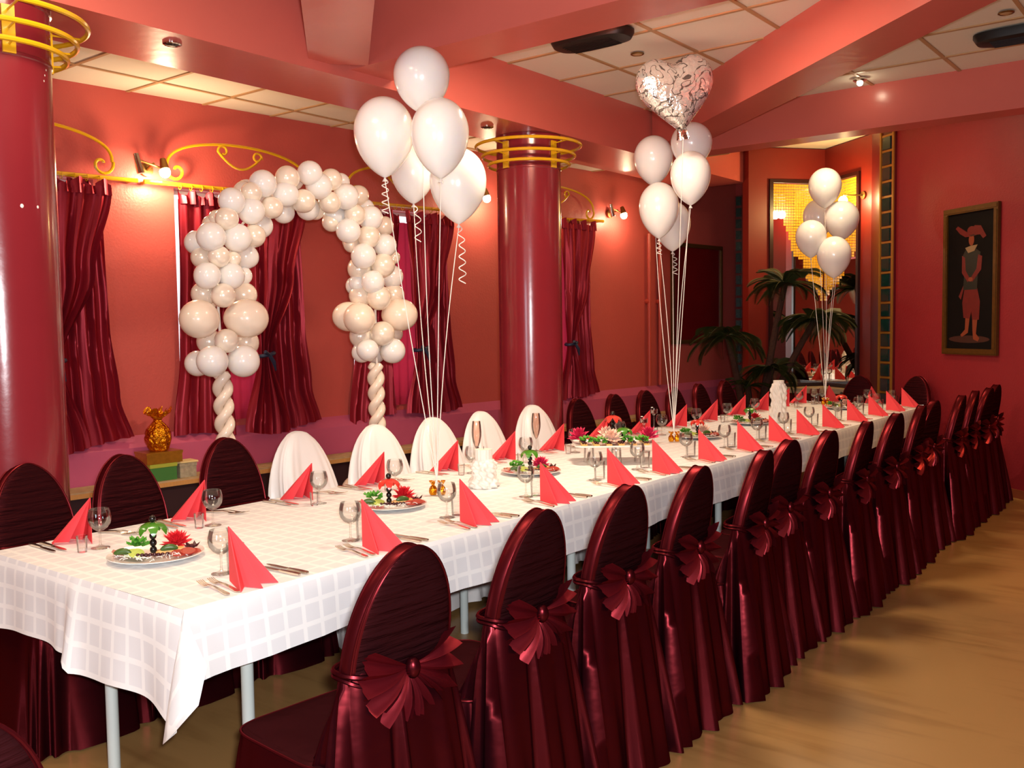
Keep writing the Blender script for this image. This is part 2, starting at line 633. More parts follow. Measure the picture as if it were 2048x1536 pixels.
# window wall with four window openings
WC = [-1.55, 0.10, 1.76, 3.95]
WHW = 0.52
m = MB()
edges = [-8.5]
for c in WC:
    edges += [c - WHW, c + WHW]
edges.append(8.6)
for i in range(0, len(edges), 2):
    wallbox(m, edges[i], edges[i + 1], 0, -0.25, 0, 3.5)
for c in WC:
    wallbox(m, c - WHW, c + WHW, 0, -0.25, 0, 0.95)
    wallbox(m, c - WHW, c + WHW, 0, -0.25, 2.66, 3.5)
struct('wall_left', m, MAT['wall'], 'coral red painted window wall', smooth=False)
for i, c in enumerate(WC):
    m = MB()
    for s0, s1, z0, z1 in ((c - WHW, c - WHW + 0.06, 0.95, 2.66), (c + WHW - 0.06, c + WHW, 0.95, 2.66), (c - 0.025, c + 0.025, 1.01, 2.63), (c - WHW + 0.06, c + WHW - 0.06, 0.95, 1.01), (c - WHW + 0.06, c + WHW - 0.06, 2.63, 2.66)):
        wallbox(m, s0, s1, -0.13, -0.19, z0, z1)
    w = struct('window_%d' % (i + 1), m, MAT['frame_white'], 'white framed window behind the burgundy curtains', smooth=False)
    for s0, s1 in ((c - WHW + 0.06, c - 0.025), (c + 0.025, c + WHW - 0.06)):
        m = MB()
        wallbox(m, s0, s1, -0.155, -0.165, 1.01, 2.63)
        obj('pane', m, MAT['pane'], w, smooth=False)
m = MB()
for s0, s1 in ((-8.5, 8.6),):
    a = [wl(s0, 0.0, 0), wl(s0, 0.11, 0), wl(s0, 0.11, 0.72), wl(s0, 0.0, 0.80)]
    m.prism(a, WD * (s1 - s0))
struct('trim_1', m, MAT['lower'], 'lower part of the window wall, stepped out, with mauve daylight in its colour', smooth=False)

# main ceiling: slab, tiles, bars
m = MB()
m.box((1.2, 0.9, 3.47), (12.5, 10.2, 0.2))
m.box((-3.0, 7.6, 3.47), (2.2, 3.4, 0.2))
ceil = struct('ceiling', m, MAT['slab'], 'suspended ceiling of pale square tiles', smooth=False)
tm = MB()
tm.box((0, 0, 0.008), (0.585, 0.585, 0.016))
tmesh = tm.mesh('ceiling_tile', MAT['tile'], smooth=False)
bars = MB()


def tiles(gx, gy, x0, x1, y0, y1, z):
    i0, i1 = math.floor((x0 - gx) / 0.6), math.ceil((x1 - gx) / 0.6)
    j0, j1 = math.floor((y0 - gy) / 0.6), math.ceil((y1 - gy) / 0.6)
    for i in range(i0, i1):
        for j in range(j0, j1):
            cx, cy = gx + 0.6 * (i + 0.5), gy + 0.6 * (j + 0.5)
            link('ceiling_tile', tmesh, ceil, (cx, cy, z))
    xa, xb, ya, yb = gx + 0.6 * i0, gx + 0.6 * i1, gy + 0.6 * j0, gy + 0.6 * j1
    for i in range(i0, i1 + 1):
        bars.box((gx + 0.6 * i, (ya + yb) / 2, z - 0.002), (0.024, yb - ya, 0.012))
    for j in range(j0, j1 + 1):
        bars.box(((xa + xb) / 2, gy + 0.6 * j, z - 0.0025), (xb - xa, 0.024, 0.012))


tiles(-3.03, 1.68, -3.55, -1.5, 1.0, 7.2, H)
tiles(-0.38, 3.52, -0.9, 4.3, 2.4, 5.9, H)
obj('ceiling_grid', bars, MAT['tbar'], ceil, smooth=False)['kind'] = 'stuff'

# beams: boxed, gloss painted; named as trim
TR = [1]


def trim(mb, mat, label, smooth=False):
    TR[0] += 1
    return struct('trim_%d' % TR[0], mb, mat, label, smooth)


m = MB()
m.box((-1.135, 0.85, 3.175), (0.53, 10.1, 0.45))
trim(m, MAT['beam'], 'long coral gloss ceiling beam running over both columns')
m = MB()
m.box((2.67, 2.26, 3.2), (7.1, 0.32, 0.40))
trim(m, MAT['beam'], 'coral ceiling beam crossing the near half of the room')
m = MB()
m.box((2.67, 5.88, 3.4), (7.1, 0.24, 0.78))
trim(m, MAT['beam'], 'coral ceiling beam crossing in front of the mirror corner')


def diag(p0, p1, w, z0):
    m = MB()
    a, b = Vector((p0[0], p0[1], z0)), Vector((p1[0], p1[1], z0))
    d = (b - a).normalized()
    n = Vector((-d.y, d.x, 0))
    m.prism([a - n * w / 2, b - n * w / 2, b + n * w / 2, a + n * w / 2], (0, 0, 3.40 - z0))
    return m


trim(diag((-0.75, 5.52), (5.6, 0.10), 0.30, 3.01), MAT['beam'], 'diagonal coral ceiling beam rising to the right')
trim(diag((-0.84, 1.99), (3.8, -2.18), 0.316, 3.0), MAT['beam'], 'diagonal coral ceiling beam above the nearest balloons')

# right, painted wall and the mirror corner
F1 = Vector((1.362, 7.782, 0))
PD = Vector((math.sin(R(-52)), math.cos(R(-52)), 0))      # along the painting wall, away from the camera
PN = Vector((-PD.y, PD.x, 0))                             # into the room
if PN.dot(Vector((0, -1, 0))) < 0:
    PN = -PN
STRIP0 = Vector((-0.03, 8.869, 0))
m = MB()
far = F1 - PD * 6.2
slab(m, far, STRIP0, 0, 3.75, -0.2 if PN.dot(Vector((-PD.y, PD.x, 0))) > 0 else 0.2)
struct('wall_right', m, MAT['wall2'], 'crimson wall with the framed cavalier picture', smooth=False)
m = MB()
a, b = F1 - PD * 6.2, F1 + PD * 1.55
q = [a + PN * 0.001, b + PN * 0.001, b + PN * 0.016, a + PN * 0.016]
m.prism(q, (0, 0, 0.075))
struct('baseboard_right', m, MAT['base'], 'brown wooden baseboard under the crimson wall', smooth=False)

K = Vector((-1.0, 9.833, 0))
RD = Vector((0.781, -0.624, 0))
LD = Vector((-0.624, -0.781, 0))
RN = Vector((-0.624, -0.781, 0))
LN = Vector((0.781, -0.624, 0))
KH = 3.63
RE, LE = K + RD * 0.94, K + LD * 1.0
m = MB()
m.prism([K, RE, RE - RN * 0.15, K - RN * 0.15 - LN * 0.15], (0, 0, KH))
struct('wall_niche_right', m, MAT['niche'], 'right face of the red mirror corner', smooth=False)
m = MB()
m.prism([K, LE, LE - LN * 0.15, K - LN * 0.15 - RN * 0.15], (0, 0, KH))
struct('wall_niche_left', m, MAT['niche'], 'left face of the red mirror corner', smooth=False)
m = MB()
m.box((0.2, 8.6, KH + 0.06), (7.0, 5.3, 0.1))
struct('ceiling_niche', m, MAT['tile'], 'pale raised ceiling over the mirror corner', smooth=False)
# pilaster between the right mirror and the picture wall
m = MB()
S0 = STRIP0 + PN * 0.02
q = [RE, S0 + PD * 0.02, S0 - PD * 0.30, S0 - PD * 0.30 - PN * 0.06, RE - RN * 0.15]
m.prism([Vector((p.x, p.y, 0)) for p in (RE, S0, S0 - PN * 0.12, RE - RN * 0.12 + RD * 0.02)], (0, 0, KH))
trim(m, MAT['pilaster'], 'dark red return beside the glass block strip')
# glass block strip on the picture wall
blk = MB()
blk.box((0, 0, 0), (0.125, 0.03, 0.125))
bmesh_blk = blk.mesh('glass_block', MAT['block'], smooth=False)
ang = math.atan2(PD.y, PD.x)
m = MB()
c0 = STRIP0 - PD * 0.11 + PN * 0.012
m.box((c0.x, c0.y, 1.81), (0.24, 0.03, 3.60), 0, ang)
st = struct('trim_8', m, MAT['pilaster'], 'strip of dark green glass blocks with gilt edges on the right', smooth=False)
TR[0] = 8
for k in range(20):
    p = c0 + PN * 0.018
    o = link('glass_block', bmesh_blk, st, (p.x, p.y, 0.42 + 0.158 * k), ang)
m = MB()
for dd in (0.105, -0.105):
    p = c0 + PD * dd + PN * 0.02
    m.box((p.x, p.y, 1.81), (0.022, 0.02, 3.60), 0, ang)
for k in range(21):
    p = c0 + PN * 0.016
    m.box((p.x, p.y, 0.341 + 0.158 * k), (0.17, 0.014, 0.022), 0, ang)
obj('gilt_edge', m, MAT['goldline'], st, smooth=False)

# far left: return wall with the second strip, raised beam
m = MB()
slab(m, (-3.2, 10.86), (-1.5, 10.86), 0, 3.75, 0.15)
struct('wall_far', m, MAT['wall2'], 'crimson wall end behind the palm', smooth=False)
m = MB()
m.box((-2.545, 10.845, 1.68), (0.14, 0.03, 3.3))
TR[0] = 9
st = struct('trim_9', m, MAT['pilaster'], 'narrow strip of glass blocks behind the palm on the left', smooth=False)
blk2 = MB()
blk2.box((0, 0, 0), (0.07, 0.03, 0.12))
b2 = blk2.mesh('glass_block', MAT['block'], smooth=False)
for k in range(19):
    link('glass_block', b2, st, (-2.555, 10.82, 0.46 + 0.155 * k))
m = MB()
m.box((-2.46, 10.82, 1.68), (0.03, 0.02, 3.3))
obj('gilt_edge', m, MAT['goldline'], st, smooth=False)
m = MB()
m.box((-2.10, 7.66, 3.45), (0.74, 3.06, 0.42))
trim(m, MAT['beam'], 'orange lit beam end above the palm')
# room behind the camera
m = MB()
slab(m, (6.6, 12), (6.6, -5.2), 0, 3.75, 0.15)
struct('wall_side', m, MAT['wall'], 'red wall on the open floor side', smooth=False)
m = MB()
slab(m, (6.6, -5.0), (-4.6, -5.0), 0, 3.75, -0.15)
struct('wall_back', m, MAT['wall'], 'red wall behind the camera', smooth=False)

# window bench along the wall
m = MB()
wallbox(m, -6.0, 8.0, 0.12, 0.375, 0.445, 0.475)
L = tag(obj('window_bench', m, MAT['ledge'], smooth=False), 'low wooden bench ledge running under the curtained windows', 'bench')
m = MB()
wallbox(m, -5.98, 7.98, 0.125, 0.36, 0.475, 0.487)
obj('runner', m, MAT['ledgecloth'], L, smooth=False)
m = MB()
wallbox(m, -5.9, 7.9, 0.115, 0.34, 0.002, 0.445)
obj('front_panel', m, MAT['dark'], L, smooth=False)

# heating pipes at the far end of the window wall
for k, (s, lab) in enumerate(((5.72, 'thin red painted pipe, left of the pair beside the far picture'), (5.95, 'thin red painted pipe, right of the pair beside the far picture'))):
    m = MB()
    m.tube([wl(s, 0.05, 0.81), wl(s, 0.05, 2.68)], 0.022, 8)
    o = tag(obj('pipe', m, MAT['pipe']), lab, 'pipe')
    m = MB()
    m.tube([wl(s, 0.0, 1.85), wl(s, 0.06, 1.85)], 0.03, 8)
    obj('clip', m, MAT['pipe'], o)

# ------------------------------------------------------------------ columns with yellow ring rails


def column(y, label):
    m = MB()
    prof = [(0.25, 0.0), (0.25, 0.08), (0.235, 0.09), (0.235, 2.70), (0.239, 2.705), (0.239, 2.715), (0.235, 2.72), (0.235, 2.92), (0.242, 2.925), (0.242, 2.948)]
    m.lathe(prof, 56, cap0=True, cap1=True)
    o = tag(obj('round_column', m, MAT['column'], loc=(-1.13, y, 0)), label, 'column')
    for r, z in ((0.385, 2.885), (0.340, 2.812), (0.298, 2.748)):
        m = MB()
        m.tube([(r * math.cos(a), r * math.sin(a), z) for a in [2 * PI * k / 56 for k in range(56)]], 0.0115, 8, closed=True)
        obj('ring', m, MAT['yellow'], o)
    for k in range(4):
        a = R((-7 if y < 2 else -95) + 90 * k)
        ca, sa = math.cos(a), math.sin(a)
        m = MB()
        pr0 = Matrix.Rotation(a, 3, 'Z')
        m.box((0.243 * ca, 0.243 * sa, 2.80), (0.012, 0.05, 0.19), 0, mat=pr0)
        for r, z in ((0.385, 2.885), (0.340, 2.812), (0.298, 2.748)):
            m.tube([(0.24 * ca, 0.24 * sa, z - 0.008), (r * ca, r * sa, z)], 0.005, 6)
        obj('bracket', m, MAT['yellow'], o)
    return o


c1_ = column(0.30, 'thick glossy red round column at the near left with yellow rings')
for a, z, s in ((-1, 2.095, 0.008), (16, 2.097, 0.006), (38, 2.68, 0.004), (35, 2.655, 0.004), (33, 2.63, 0.004)):
    m = MB()
    m.ball((0.2352 * math.cos(R(a)), 0.2352 * math.sin(R(a)), z), s, 8, 5, (0.2, 0.9, 1.1), mat=Matrix.Rotation(R(a), 3, 'Z'))
    obj('paint_chip', m, MAT['china'], c1_)
column(4.08, 'glossy red round column behind the white covered chairs')

# ------------------------------------------------------------------ ceiling fittings
for (x, y, rz, lab) in ((-0.10, 3.36, 0, 'black oval ceiling unit behind the near cross beam'), (1.95, 4.97, 0, 'black oval ceiling unit at the upper right')):
    m = MB()
    out = []
    for k in range(40):
        a = 2 * PI * k / 40
        ca, sa = math.cos(a), math.sin(a)
        out.append((0.27 * math.copysign(abs(ca) ** 0.55, ca), 0.125 * math.copysign(abs(sa) ** 0.7, sa)))
    rs = [[(px * f, py * f, z) for px, py in out] for f, z in ((1.0, 0.0), (1.0, -0.02), (0.93, -0.05), (0.75, -0.06))]
    m.rings(rs, cap0=True, cap1=True)
    o = tag(obj('ceiling_unit', m, MAT['black'], loc=(x, y, H - 0.008), rz=rz), lab, 'ceiling speaker')
    m = MB()
    for k in range(7):
        m.box((0, -0.07 + 0.0233 * k, -0.061), (0.33, 0.006, 0.006))
    obj('grille', m, MAT['black'], o)
for (x, y, z, mt, lab) in ((-0.09, 3.88, H - 0.008, 'tbar', 'small beige ceiling detector left of the heart balloon'), (1.94, 4.55, H - 0.008, 'tbar', 'small beige ceiling detector near the right black unit'), (-1.026, 1.10, 2.95, 'black', 'dark recessed downlight in the long beam, near the left column'), (-1.11, 3.58, 2.95, 'black', 'dark recessed downlight in the long beam, just before the far column')):
    m = MB()
    m.lathe([(0.044, 0.0), (0.044, -0.005), (0.036, -0.008), (0.034, -0.004)], 20, cap0=True, cap1=True)
    o = tag(obj('ceiling_fitting', m, MAT['brass' if mt == 'tbar' else 'chrome'], loc=(x, y, z)), lab, 'ceiling fitting')
    m = MB()
    m.lathe([(0.033, -0.0045), (0.02, -0.010)], 14, cap0=True, cap1=True)
    obj('lens', m, MAT[mt], o)
m = MB()
m.lathe([(0.05, 0.0), (0.05, -0.01), (0.035, -0.02)], 18, cap0=True, cap1=True)
o = tag(obj('ceiling_spot', m, MAT['chrome'], loc=(0.81, 5.50, H - 0.008)), 'lit chrome ceiling spot between the two far beams', 'spotlight')
m = MB()
m.ball((0, 0, -0.028), 0.022, 10, 6)
obj('bulb', m, MAT['bulb'], o)

# ------------------------------------------------------------------ curtains, rails, scrolls
def interp(z, tab):
    for (z0, a), (z1, b) in zip(tab, tab[1:]):
        if (z - z0) * (z - z1) <= 0:
            t = (z - z0) / (z1 - z0)
            t = t * t * (3 - 2 * t)
            return a + (b - a) * t
    return tab[-1][1]


def curtain(label, c, left, right, z1, z0, nf, off, tie=None, amp=0.03, seed=0, group='burgundy curtains at the windows'):
    rnd = random.Random(seed)
    ph = [rnd.uniform(0, 6.28) for _ in range(4)]
    NU, NV = nf * 9, 34

    def fn(u, v):
        z = z1 + (z0 - z1) * v
        sl, sr = c + interp(z, left), c + interp(z, right)
        uu = u + 0.012 * math.sin(9 * v + ph[0])
        s = sl + (sr - sl) * u
        w = math.sin(2 * PI * nf * uu + ph[1]) + 0.45 * math.sin(2 * PI * nf * 1.63 * uu + ph[2] + 2 * v)
        a = amp * (0.55 + 0.45 * min(1, v * 3)) * min(1.0, (sr - sl) / 0.25 + 0.25)
        zz = z + (0.018 * math.sin(2 * PI * nf * uu + ph[3]) if v < 0.02 else 0) + (-0.03 * math.sin(3 * u + ph[3]) if v > 0.98 else 0)
        edge = -0.02 if (v > 0.97) else 0
        return wl(s, off + a * w + edge * 0, zz)
    m = MB()
    m.grid(fn, NU, NV)
    o = tag(obj('curtain', m, MAT['curtain'], angle=70), label, 'curtain', group)
    # ruffled heading
    h = MB()

    def hf(u, v):
        sl, sr = c + interp(z1, left), c + interp(z1, right)
        a = 2 * PI * nf * 1.4 * u
        return wl(sl + (sr - sl) * u + 0.006 * math.sin(a * 2), off + 0.022 * math.sin(a + ph[1]) + 0.012 * (1 - v), z1 - 0.05 + v * (0.085 + 0.03 * math.sin(a * 0.5 + ph[2])))
    h.grid(hf, nf * 12, 3)
    obj('heading', h, MAT['curtain'], o, angle=70)
    if tie:
        ts, tz = tie
        t = MB()
        p = [wl(c + ts + 0.075 * math.cos(a), off + 0.055 * math.sin(a), tz + 0.012 * math.cos(a)) for a in [2 * PI * k / 18 for k in range(18)]]
        t.tube(p, 0.016, 8, closed=True)
        t.tube([wl(c + ts, off + 0.06, tz), wl(c + ts + 0.03, off + 0.075, tz - 0.06), wl(c + ts + 0.05, off + 0.07, tz - 0.13)], [0.016, 0.018, 0.006], 6)
        t.tube([wl(c + ts, off + 0.06, tz), wl(c + ts - 0.05, off + 0.08, tz + 0.025)], [0.012, 0.016], 6)
        obj('tie_back', t, MAT['tie'], o)['label'] = 'dark blue fabric tie'
    return o


WN_ = ['near window', 'window behind the arch', 'window right of the arch', 'window past the far column']
for i, c in enumerate(WC):
    dz = [0, 0, 0, 0.09][i]
    zt, zb = 2.585 + dz, 0.75
    m = MB()
    m.grid(lambda u, v: wl(c - 0.50 + u * 1.0, 0.035 + 0.012 * math.sin(u * 60), 2.545 + dz - v * 1.69), 80, 2)
    tag(obj('sheer_curtain', m, MAT['sheer'], angle=70), 'pink sheer hanging straight at the %s' % WN_[i], 'curtain')
    curtain('burgundy curtain, straight left panel at the %s' % WN_[i], c, [(zt, -0.53), (1.4, -0.55), (zb, -0.63)], [(zt, -0.02), (1.5, -0.14), (zb, -0.10)], zt, zb, 5, 0.085, seed=i * 3, amp=0.022)
    curtain('burgundy curtain, straight right panel at the %s' % WN_[i], c, [(zt, 0.16), (zb, 0.22)], [(zt, 0.54), (1.6, 0.57), (1.1, 0.62), (zb, 0.72)], zt, zb + 0.02, 5, 0.085, seed=i * 3 + 1, amp=0.022)
    curtain('burgundy curtain gathered by a blue tie at the %s' % WN_[i], c, [(zt, -0.02), (2.0, 0.03), (1.37, 0.075), (zb, -0.06)], [(zt, 0.58), (2.0, 0.44), (1.37, 0.185), (zb, 0.36)], zt, zb, 5, 0.165, tie=(0.13, 1.37), seed=i * 3 + 2, amp=0.028)

RZ = [(-2.6, 2.655), (3.0, 2.70), (6.0, 2.80)]


def railz(s):
    return np.interp(s, [a for a, b in RZ], [b for a, b in RZ])


def spiral(cx, cz, r0, a0, a1, n=16, r1=0.015):
    return [(cx + (r0 + (r1 - r0) * k / n) * math.cos(a0 + (a1 - a0) * k / n), cz + (r0 + (r1 - r0) * k / n) * math.sin(a0 + (a1 - a0) * k / n)) for k in range(n + 1)]


for i, c in enumerate(WC):
    m = MB()
    s0, s1 = c - 0.80, c + 0.80
    m.tube([wl(s, 0.10, railz(s)) for s in np.linspace(s0, s1, 9)], 0.016, 8)
    o = tag(obj('curtain_rail', m, MAT['yellow']), 'yellow scrolled curtain rail over the %s' % WN_[i], 'curtain rail')
    zr = railz(c)
    hw, ah = 0.62, 0.345
    arch = [(c + hw * math.sin(a), zr + 0.12 + (ah - 0.12) * math.cos(a) ** 0.8) for a in np.linspace(-PI / 2 * 0.999, PI / 2 * 0.999, 30)]
    sr = spiral(c + hw - 0.075, zr + 0.10, 0.085, R(12), R(-330))
    sl = spiral(c - hw + 0.075, zr + 0.10, 0.085, R(168), R(510))
    path = list(reversed(sl)) + arch + sr
    m = MB()
    m.tube([wl(s, 0.10, z) for s, z in path], 0.0115, 8)
    obj('scroll_arch', m, MAT['yellow'], o)
    inner = list(reversed(spiral(c - 0.15, zr + ah - 0.055, 0.045, R(185), R(-120), r1=0.02))) + [(c - 0.195 + 0.39 * t, zr + ah - 0.06 - 0.12 * math.sin(PI * t) ** 0.9) for t in np.linspace(0, 1, 14)] + spiral(c + 0.15, zr + ah - 0.075, 0.045, R(-5), R(290), r1=0.02)
    m = MB()
    m.tube([wl(s, 0.10, z) for s, z in inner], 0.010, 8)
    obj('inner_scroll', m, MAT['yellow'], o)
    for k in range(13):
        s = c - 0.52 + 1.04 * k / 12
        m = MB()
        pc = wl(s, 0.10, railz(s) - 0.012)
        m.tube([pc + WN * (0.022 * math.cos(a)) + Vector((0, 0, 0.024 * math.sin(a))) for a in [2 * PI * j / 10 for j in range(10)]], 0.003, 5, closed=True)
        obj('curtain_ring', m, MAT['yellow'], o)
    for s in (s0 + 0.03, s1 - 0.03):
        m = MB()
        m.tube([wl(s, 0.0, railz(s)), wl(s, 0.10, railz(s))], 0.012, 8)
        obj('wall_bracket', m, MAT['yellow'], o)


# ------------------------------------------------------------------ wall lamps
def wall_lamp(s, z, label, power):
    b = wl(s, 0.0, z)
    m = MB()
    m.tube([b, b + WN * 0.03], 0.05, 16)
    m.tube([b + WN * 0.03, b + WN * 0.14 + Vector((0, 0, 0.03))], 0.010, 8)
    m.tube([b + WN * 0.13 - WD * 0.13 + Vector((0, 0, 0.05)), b + WN * 0.13 + WD * 0.09 + Vector((0, 0, 0.0))], 0.008, 8)
    o = tag(obj('wall_lamp', m, MAT['brass']), label, 'wall lamp')
    bp = b + WN * 0.17 + WD * 0.07 + Vector((0, 0, -0.03))
    m = MB()
    m.tube([b + WN * 0.13 - WD * 0.13 + Vector((0, 0, 0.09)), b + WN * 0.14 - WD * 0.10 + Vector((0, 0, -0.05))], [0.020, 0.028], 12)
    obj('spot_head', m, MAT['chrome'], o)
    m = MB()
    m.tube([bp + Vector((0, 0, 0.10)) - WN * 0.03, bp + Vector((0, 0, 0.02))], [0.022, 0.036], 14)
    obj('spot_head', m, MAT['brass'], o)
    m = MB()
    m.ball(bp, 0.040, 14, 9)
    obj('bulb', m, MAT['bulb'], o)
    light('wall_lamp_light', 'POINT', bp + WN * 0.05 + Vector((0, 0, -0.055)), power, (1.0, 0.74, 0.44), 0.04)
    return o


wall_lamp(-0.64, 2.77, 'lit brass wall lamp between the two near windows', 28.0)
wall_lamp(2.72, 2.87, 'lit brass wall lamp hidden behind the nearest balloons', 14.0)
wall_lamp(4.98, 2.87, 'lit brass wall lamp beyond the far column', 9.0)

# ------------------------------------------------------------------ mirror corner
for (nm, D_, N_, lab) in (('r', RD, RN, 'tall mirror on the right face of the niche'), ('l', LD, LN, 'tall mirror on the left face of the niche')):
    m = MB()
    a, b = K + D_ * 0.03 + N_ * 0.012, K + D_ * 0.695 + N_ * 0.012
    m.prism([a + Vector((0, 0, 0.84)), b + Vector((0, 0, 0.84)), b + Vector((0, 0, 3.22)), a + Vector((0, 0, 3.22))], N_ * 0.006)
    o = tag(obj('wall_mirror', m, MAT['mirror'], smooth=False), lab, 'mirror')
    MB_BOUND = [(0.0, 1.80), (0.06, 1.84), (0.13, 1.97), (0.22, 2.04), (0.29, 2.12), (0.31, 2.33), (0.43, 2.34), (0.45, 2.43), (0.48, 2.57), (0.53, 2.69), (0.58, 2.82), (0.65, 2.89), (0.75, 2.91)]
    mo = MB()
    for iu in range(20):
        for iz in range(42):
            u0, z0 = 0.034 + 0.033 * iu, 3.21 - 0.033 * (iz + 1)
            if z0 + 0.016 < np.interp(u0 + 0.016, [p[0] for p in MB_BOUND], [p[1] for p in MB_BOUND]):
                continue
            p = K + D_ * u0 + N_ * 0.0185
            q = p + D_ * 0.0275
            mo.prism([p + Vector((0, 0, z0)), q + Vector((0, 0, z0)), q + Vector((0, 0, z0 + 0.0275)), p + Vector((0, 0, z0 + 0.0275))], N_ * 0.004)
    w = obj('gold_mosaic', mo, MAT['mosaic'], o, smooth=False)
    w['kind'] = 'stuff'
    w['label'] = 'small yellow gold mosaic tiles tapering to a point'
    m = MB()
    for (p, q, z0, z1) in ((0.695, 0.74, 0.80, 3.26), (0.03, 0.695, 3.22, 3.26), (0.03, 0.695, 0.80, 0.84)):
        a, b = K + D_ * p + N_ * 0.002, K + D_ * q + N_ * 0.002
        m.prism([a + Vector((0, 0, z0)), b + Vector((0, 0, z0)), b + Vector((0, 0, z1)), a + Vector((0, 0, z1))], N_ * 0.03)
    obj('frame', m, MAT['mframe'], o, smooth=False)
m = MB()
a, b = K + RD * 0.70 + RN * 0.02, K + LD * 0.70 + LN * 0.02
c_ = K + RN * 0.02 + LN * 0.02
m.prism([Vector((p.x, p.y, 0.74)) for p in (c_, b, b + RN * 0.1, a + LN * 0.1, a)], (0, 0, 0.055))
tag(obj('console_shelf', m, MAT['shelf'], smooth=False), 'pale stone corner shelf under the tall mirrors', 'shelf')
# niche lamp
bp = K + RD * 0.70 + RN * 0.20 + Vector((0, 0, 2.93))
m = MB()
b0 = K + RD * 0.80 + Vector((0, 0, 2.98)) + RN * 0.0
m.tube([b0, b0 + RN * 0.02], 0.045, 14)
m.tube([b0 + RN * 0.02, bp + Vector((0, 0, 0.06))], 0.009, 8)
o = tag(obj('wall_lamp', m, MAT['brass']), 'lit wall lamp at the right edge of the mirror corner', 'wall lamp')
m = MB()
m.ball(bp, 0.05, 14, 9)
obj('bulb', m, MAT['bulb'], o)
light('niche_lamp_light', 'POINT', bp + RN * 0.06 + LN * 0.05, 30.0, (1.0, 0.62, 0.20), 0.05)

# ------------------------------------------------------------------ pictures


def oriented(P0, D_, N_):
    """matrix: local x along D_, local y = up, local z out of the wall"""
    return lambda x, y, z=0.0: Vector((P0.x, P0.y, 0)) + D_ * x + N_ * z + Vector((0, 0, y))


def picture_frame(F, x0, x1, y0, y1, w, t):
    m = MB()
    for (a, b, c, d) in ((x0, x1, y0, y0 + w), (x0, x1, y1 - w, y1), (x0, x0 + w, y0 + w, y1 - w), (x1 - w, x1, y0 + w, y1 - w)):
        m.prism([F(a, c, 0.003), F(b, c, 0.003), F(b, d, 0.003), F(a, d, 0.003)], F(0, 0, t) - F(0, 0, 0))
        mx, my = (a + b) / 2, (c + d) / 2
        ax, ay = (b - a) / 2 - 0.012, (d - c) / 2 - 0.012
        m.prism([F(mx - ax, my - ay, t), F(mx + ax, my - ay, t), F(mx + ax, my + ay, t), F(mx - ax, my + ay, t)], F(0, 0, 0.008) - F(0, 0, 0))
    return m


# cavalier picture: local x runs towards the camera side (rightwards in the room)
P0 = Vector((0.747, 8.262, 0))
F = oriented(P0, -PD, PN)
o = tag(obj('framed_picture', picture_frame(F, 0.0, 0.712, 1.245, 2.62, 0.055, 0.03), MAT['frame'], smooth=False), 'tall gilt framed picture of a plumed hat figure on the crimson wall', 'picture')
m = MB()
m.prism([F(0.05, 1.29, 0.004), F(0.665, 1.29, 0.004), F(0.665, 2.575, 0.004), F(0.05, 2.575, 0.004)], F(0, 0, 0.012) - F(0, 0, 0))
obj('canvas', m, MAT['canvas'], o, smooth=False)
fig = MB()


def fp(pts, mi, z):
    fig.prism([F(0.356 + x, 1.29 + y, 0.0162) for x, y in pts], F(0, 0, z) - F(0, 0, 0), mi)


def ell(cx, cy, rx, ry, n=16, rot=0.0):
    return [(cx + rx * math.cos(a) * math.cos(rot) - ry * math.sin(a) * math.sin(rot), cy + rx * math.cos(a) * math.sin(rot) + ry * math.sin(a) * math.cos(rot)) for a in [2 * PI * k / n for k in range(n)]]


fp(ell(-0.01, 0.10, 0.27, 0.035), 4, 0.0004)                                                # ground
fp([(-0.10, 0.12), (-0.02, 0.16), (0.0, 0.30), (-0.055, 0.30), (-0.06, 0.19), (-0.12, 0.14)], 0, 0.0012)   # boot
fp([(0.05, 0.10), (0.11, 0.08), (0.13, 0.11), (0.085, 0.15), (0.10, 0.29), (0.035, 0.29), (0.04, 0.18)], 0, 0.0012)
fp([(-0.08, 0.30), (0.0, 0.29), (0.02, 0.36), (0.035, 0.28), (0.12, 0.28), (0.13, 0.45), (0.09, 0.58), (-0.07, 0.58), (-0.10, 0.44)], 1, 0.0014)   # breeches
fp([(-0.12, 0.47), (-0.08, 0.58), (-0.09, 0.60), (-0.15, 0.50)], 1, 0.0010)
fp([(-0.09, 0.56), (0.09, 0.56), (0.10, 0.72), (0.13, 0.90), (0.04, 0.95), (-0.06, 0.94), (-0.10, 0.88), (-0.08, 0.70)], 2, 0.0016)  # doublet
fp([(-0.11, 0.88), (-0.07, 0.86), (-0.06, 0.74), (0.0, 0.66), (-0.03, 0.63), (-0.11, 0.72)], 1, 0.0020)     # sleeves
fp([(0.10, 0.88), (0.15, 0.86), (0.14, 0.74), (0.03, 0.63), (0.0, 0.66), (0.08, 0.75)], 1, 0.0020)
fp(ell(0.005, 0.655, 0.03, 0.02), 0, 0.0026)                                                # hands
fp([(-0.07, 0.95), (-0.03, 0.90), (0.05, 0.915), (0.09, 0.97), (0.0, 0.965)], 3, 0.0022)    # collar
fp(ell(0.01, 1.02, 0.035, 0.055), 0, 0.0024)                                                # face
fp(ell(0.01, 1.075, 0.09, 0.025), 4, 0.0028)                                                # hat brim
fp(ell(0.01, 1.105, 0.055, 0.04), 1, 0.0032)
fp([(-0.20, 1.14), (-0.17, 1.16), (-0.04, 1.09), (0.0, 1.05), (-0.07, 1.05), (-0.14, 1.085)], 1, 0.0030)    # plumes
fp([(0.0, 1.09), (0.05, 1.15), (0.13, 1.14), (0.20, 1.04), (0.16, 1.02), (0.12, 1.06), (0.06, 1.06)], 1, 0.0030)
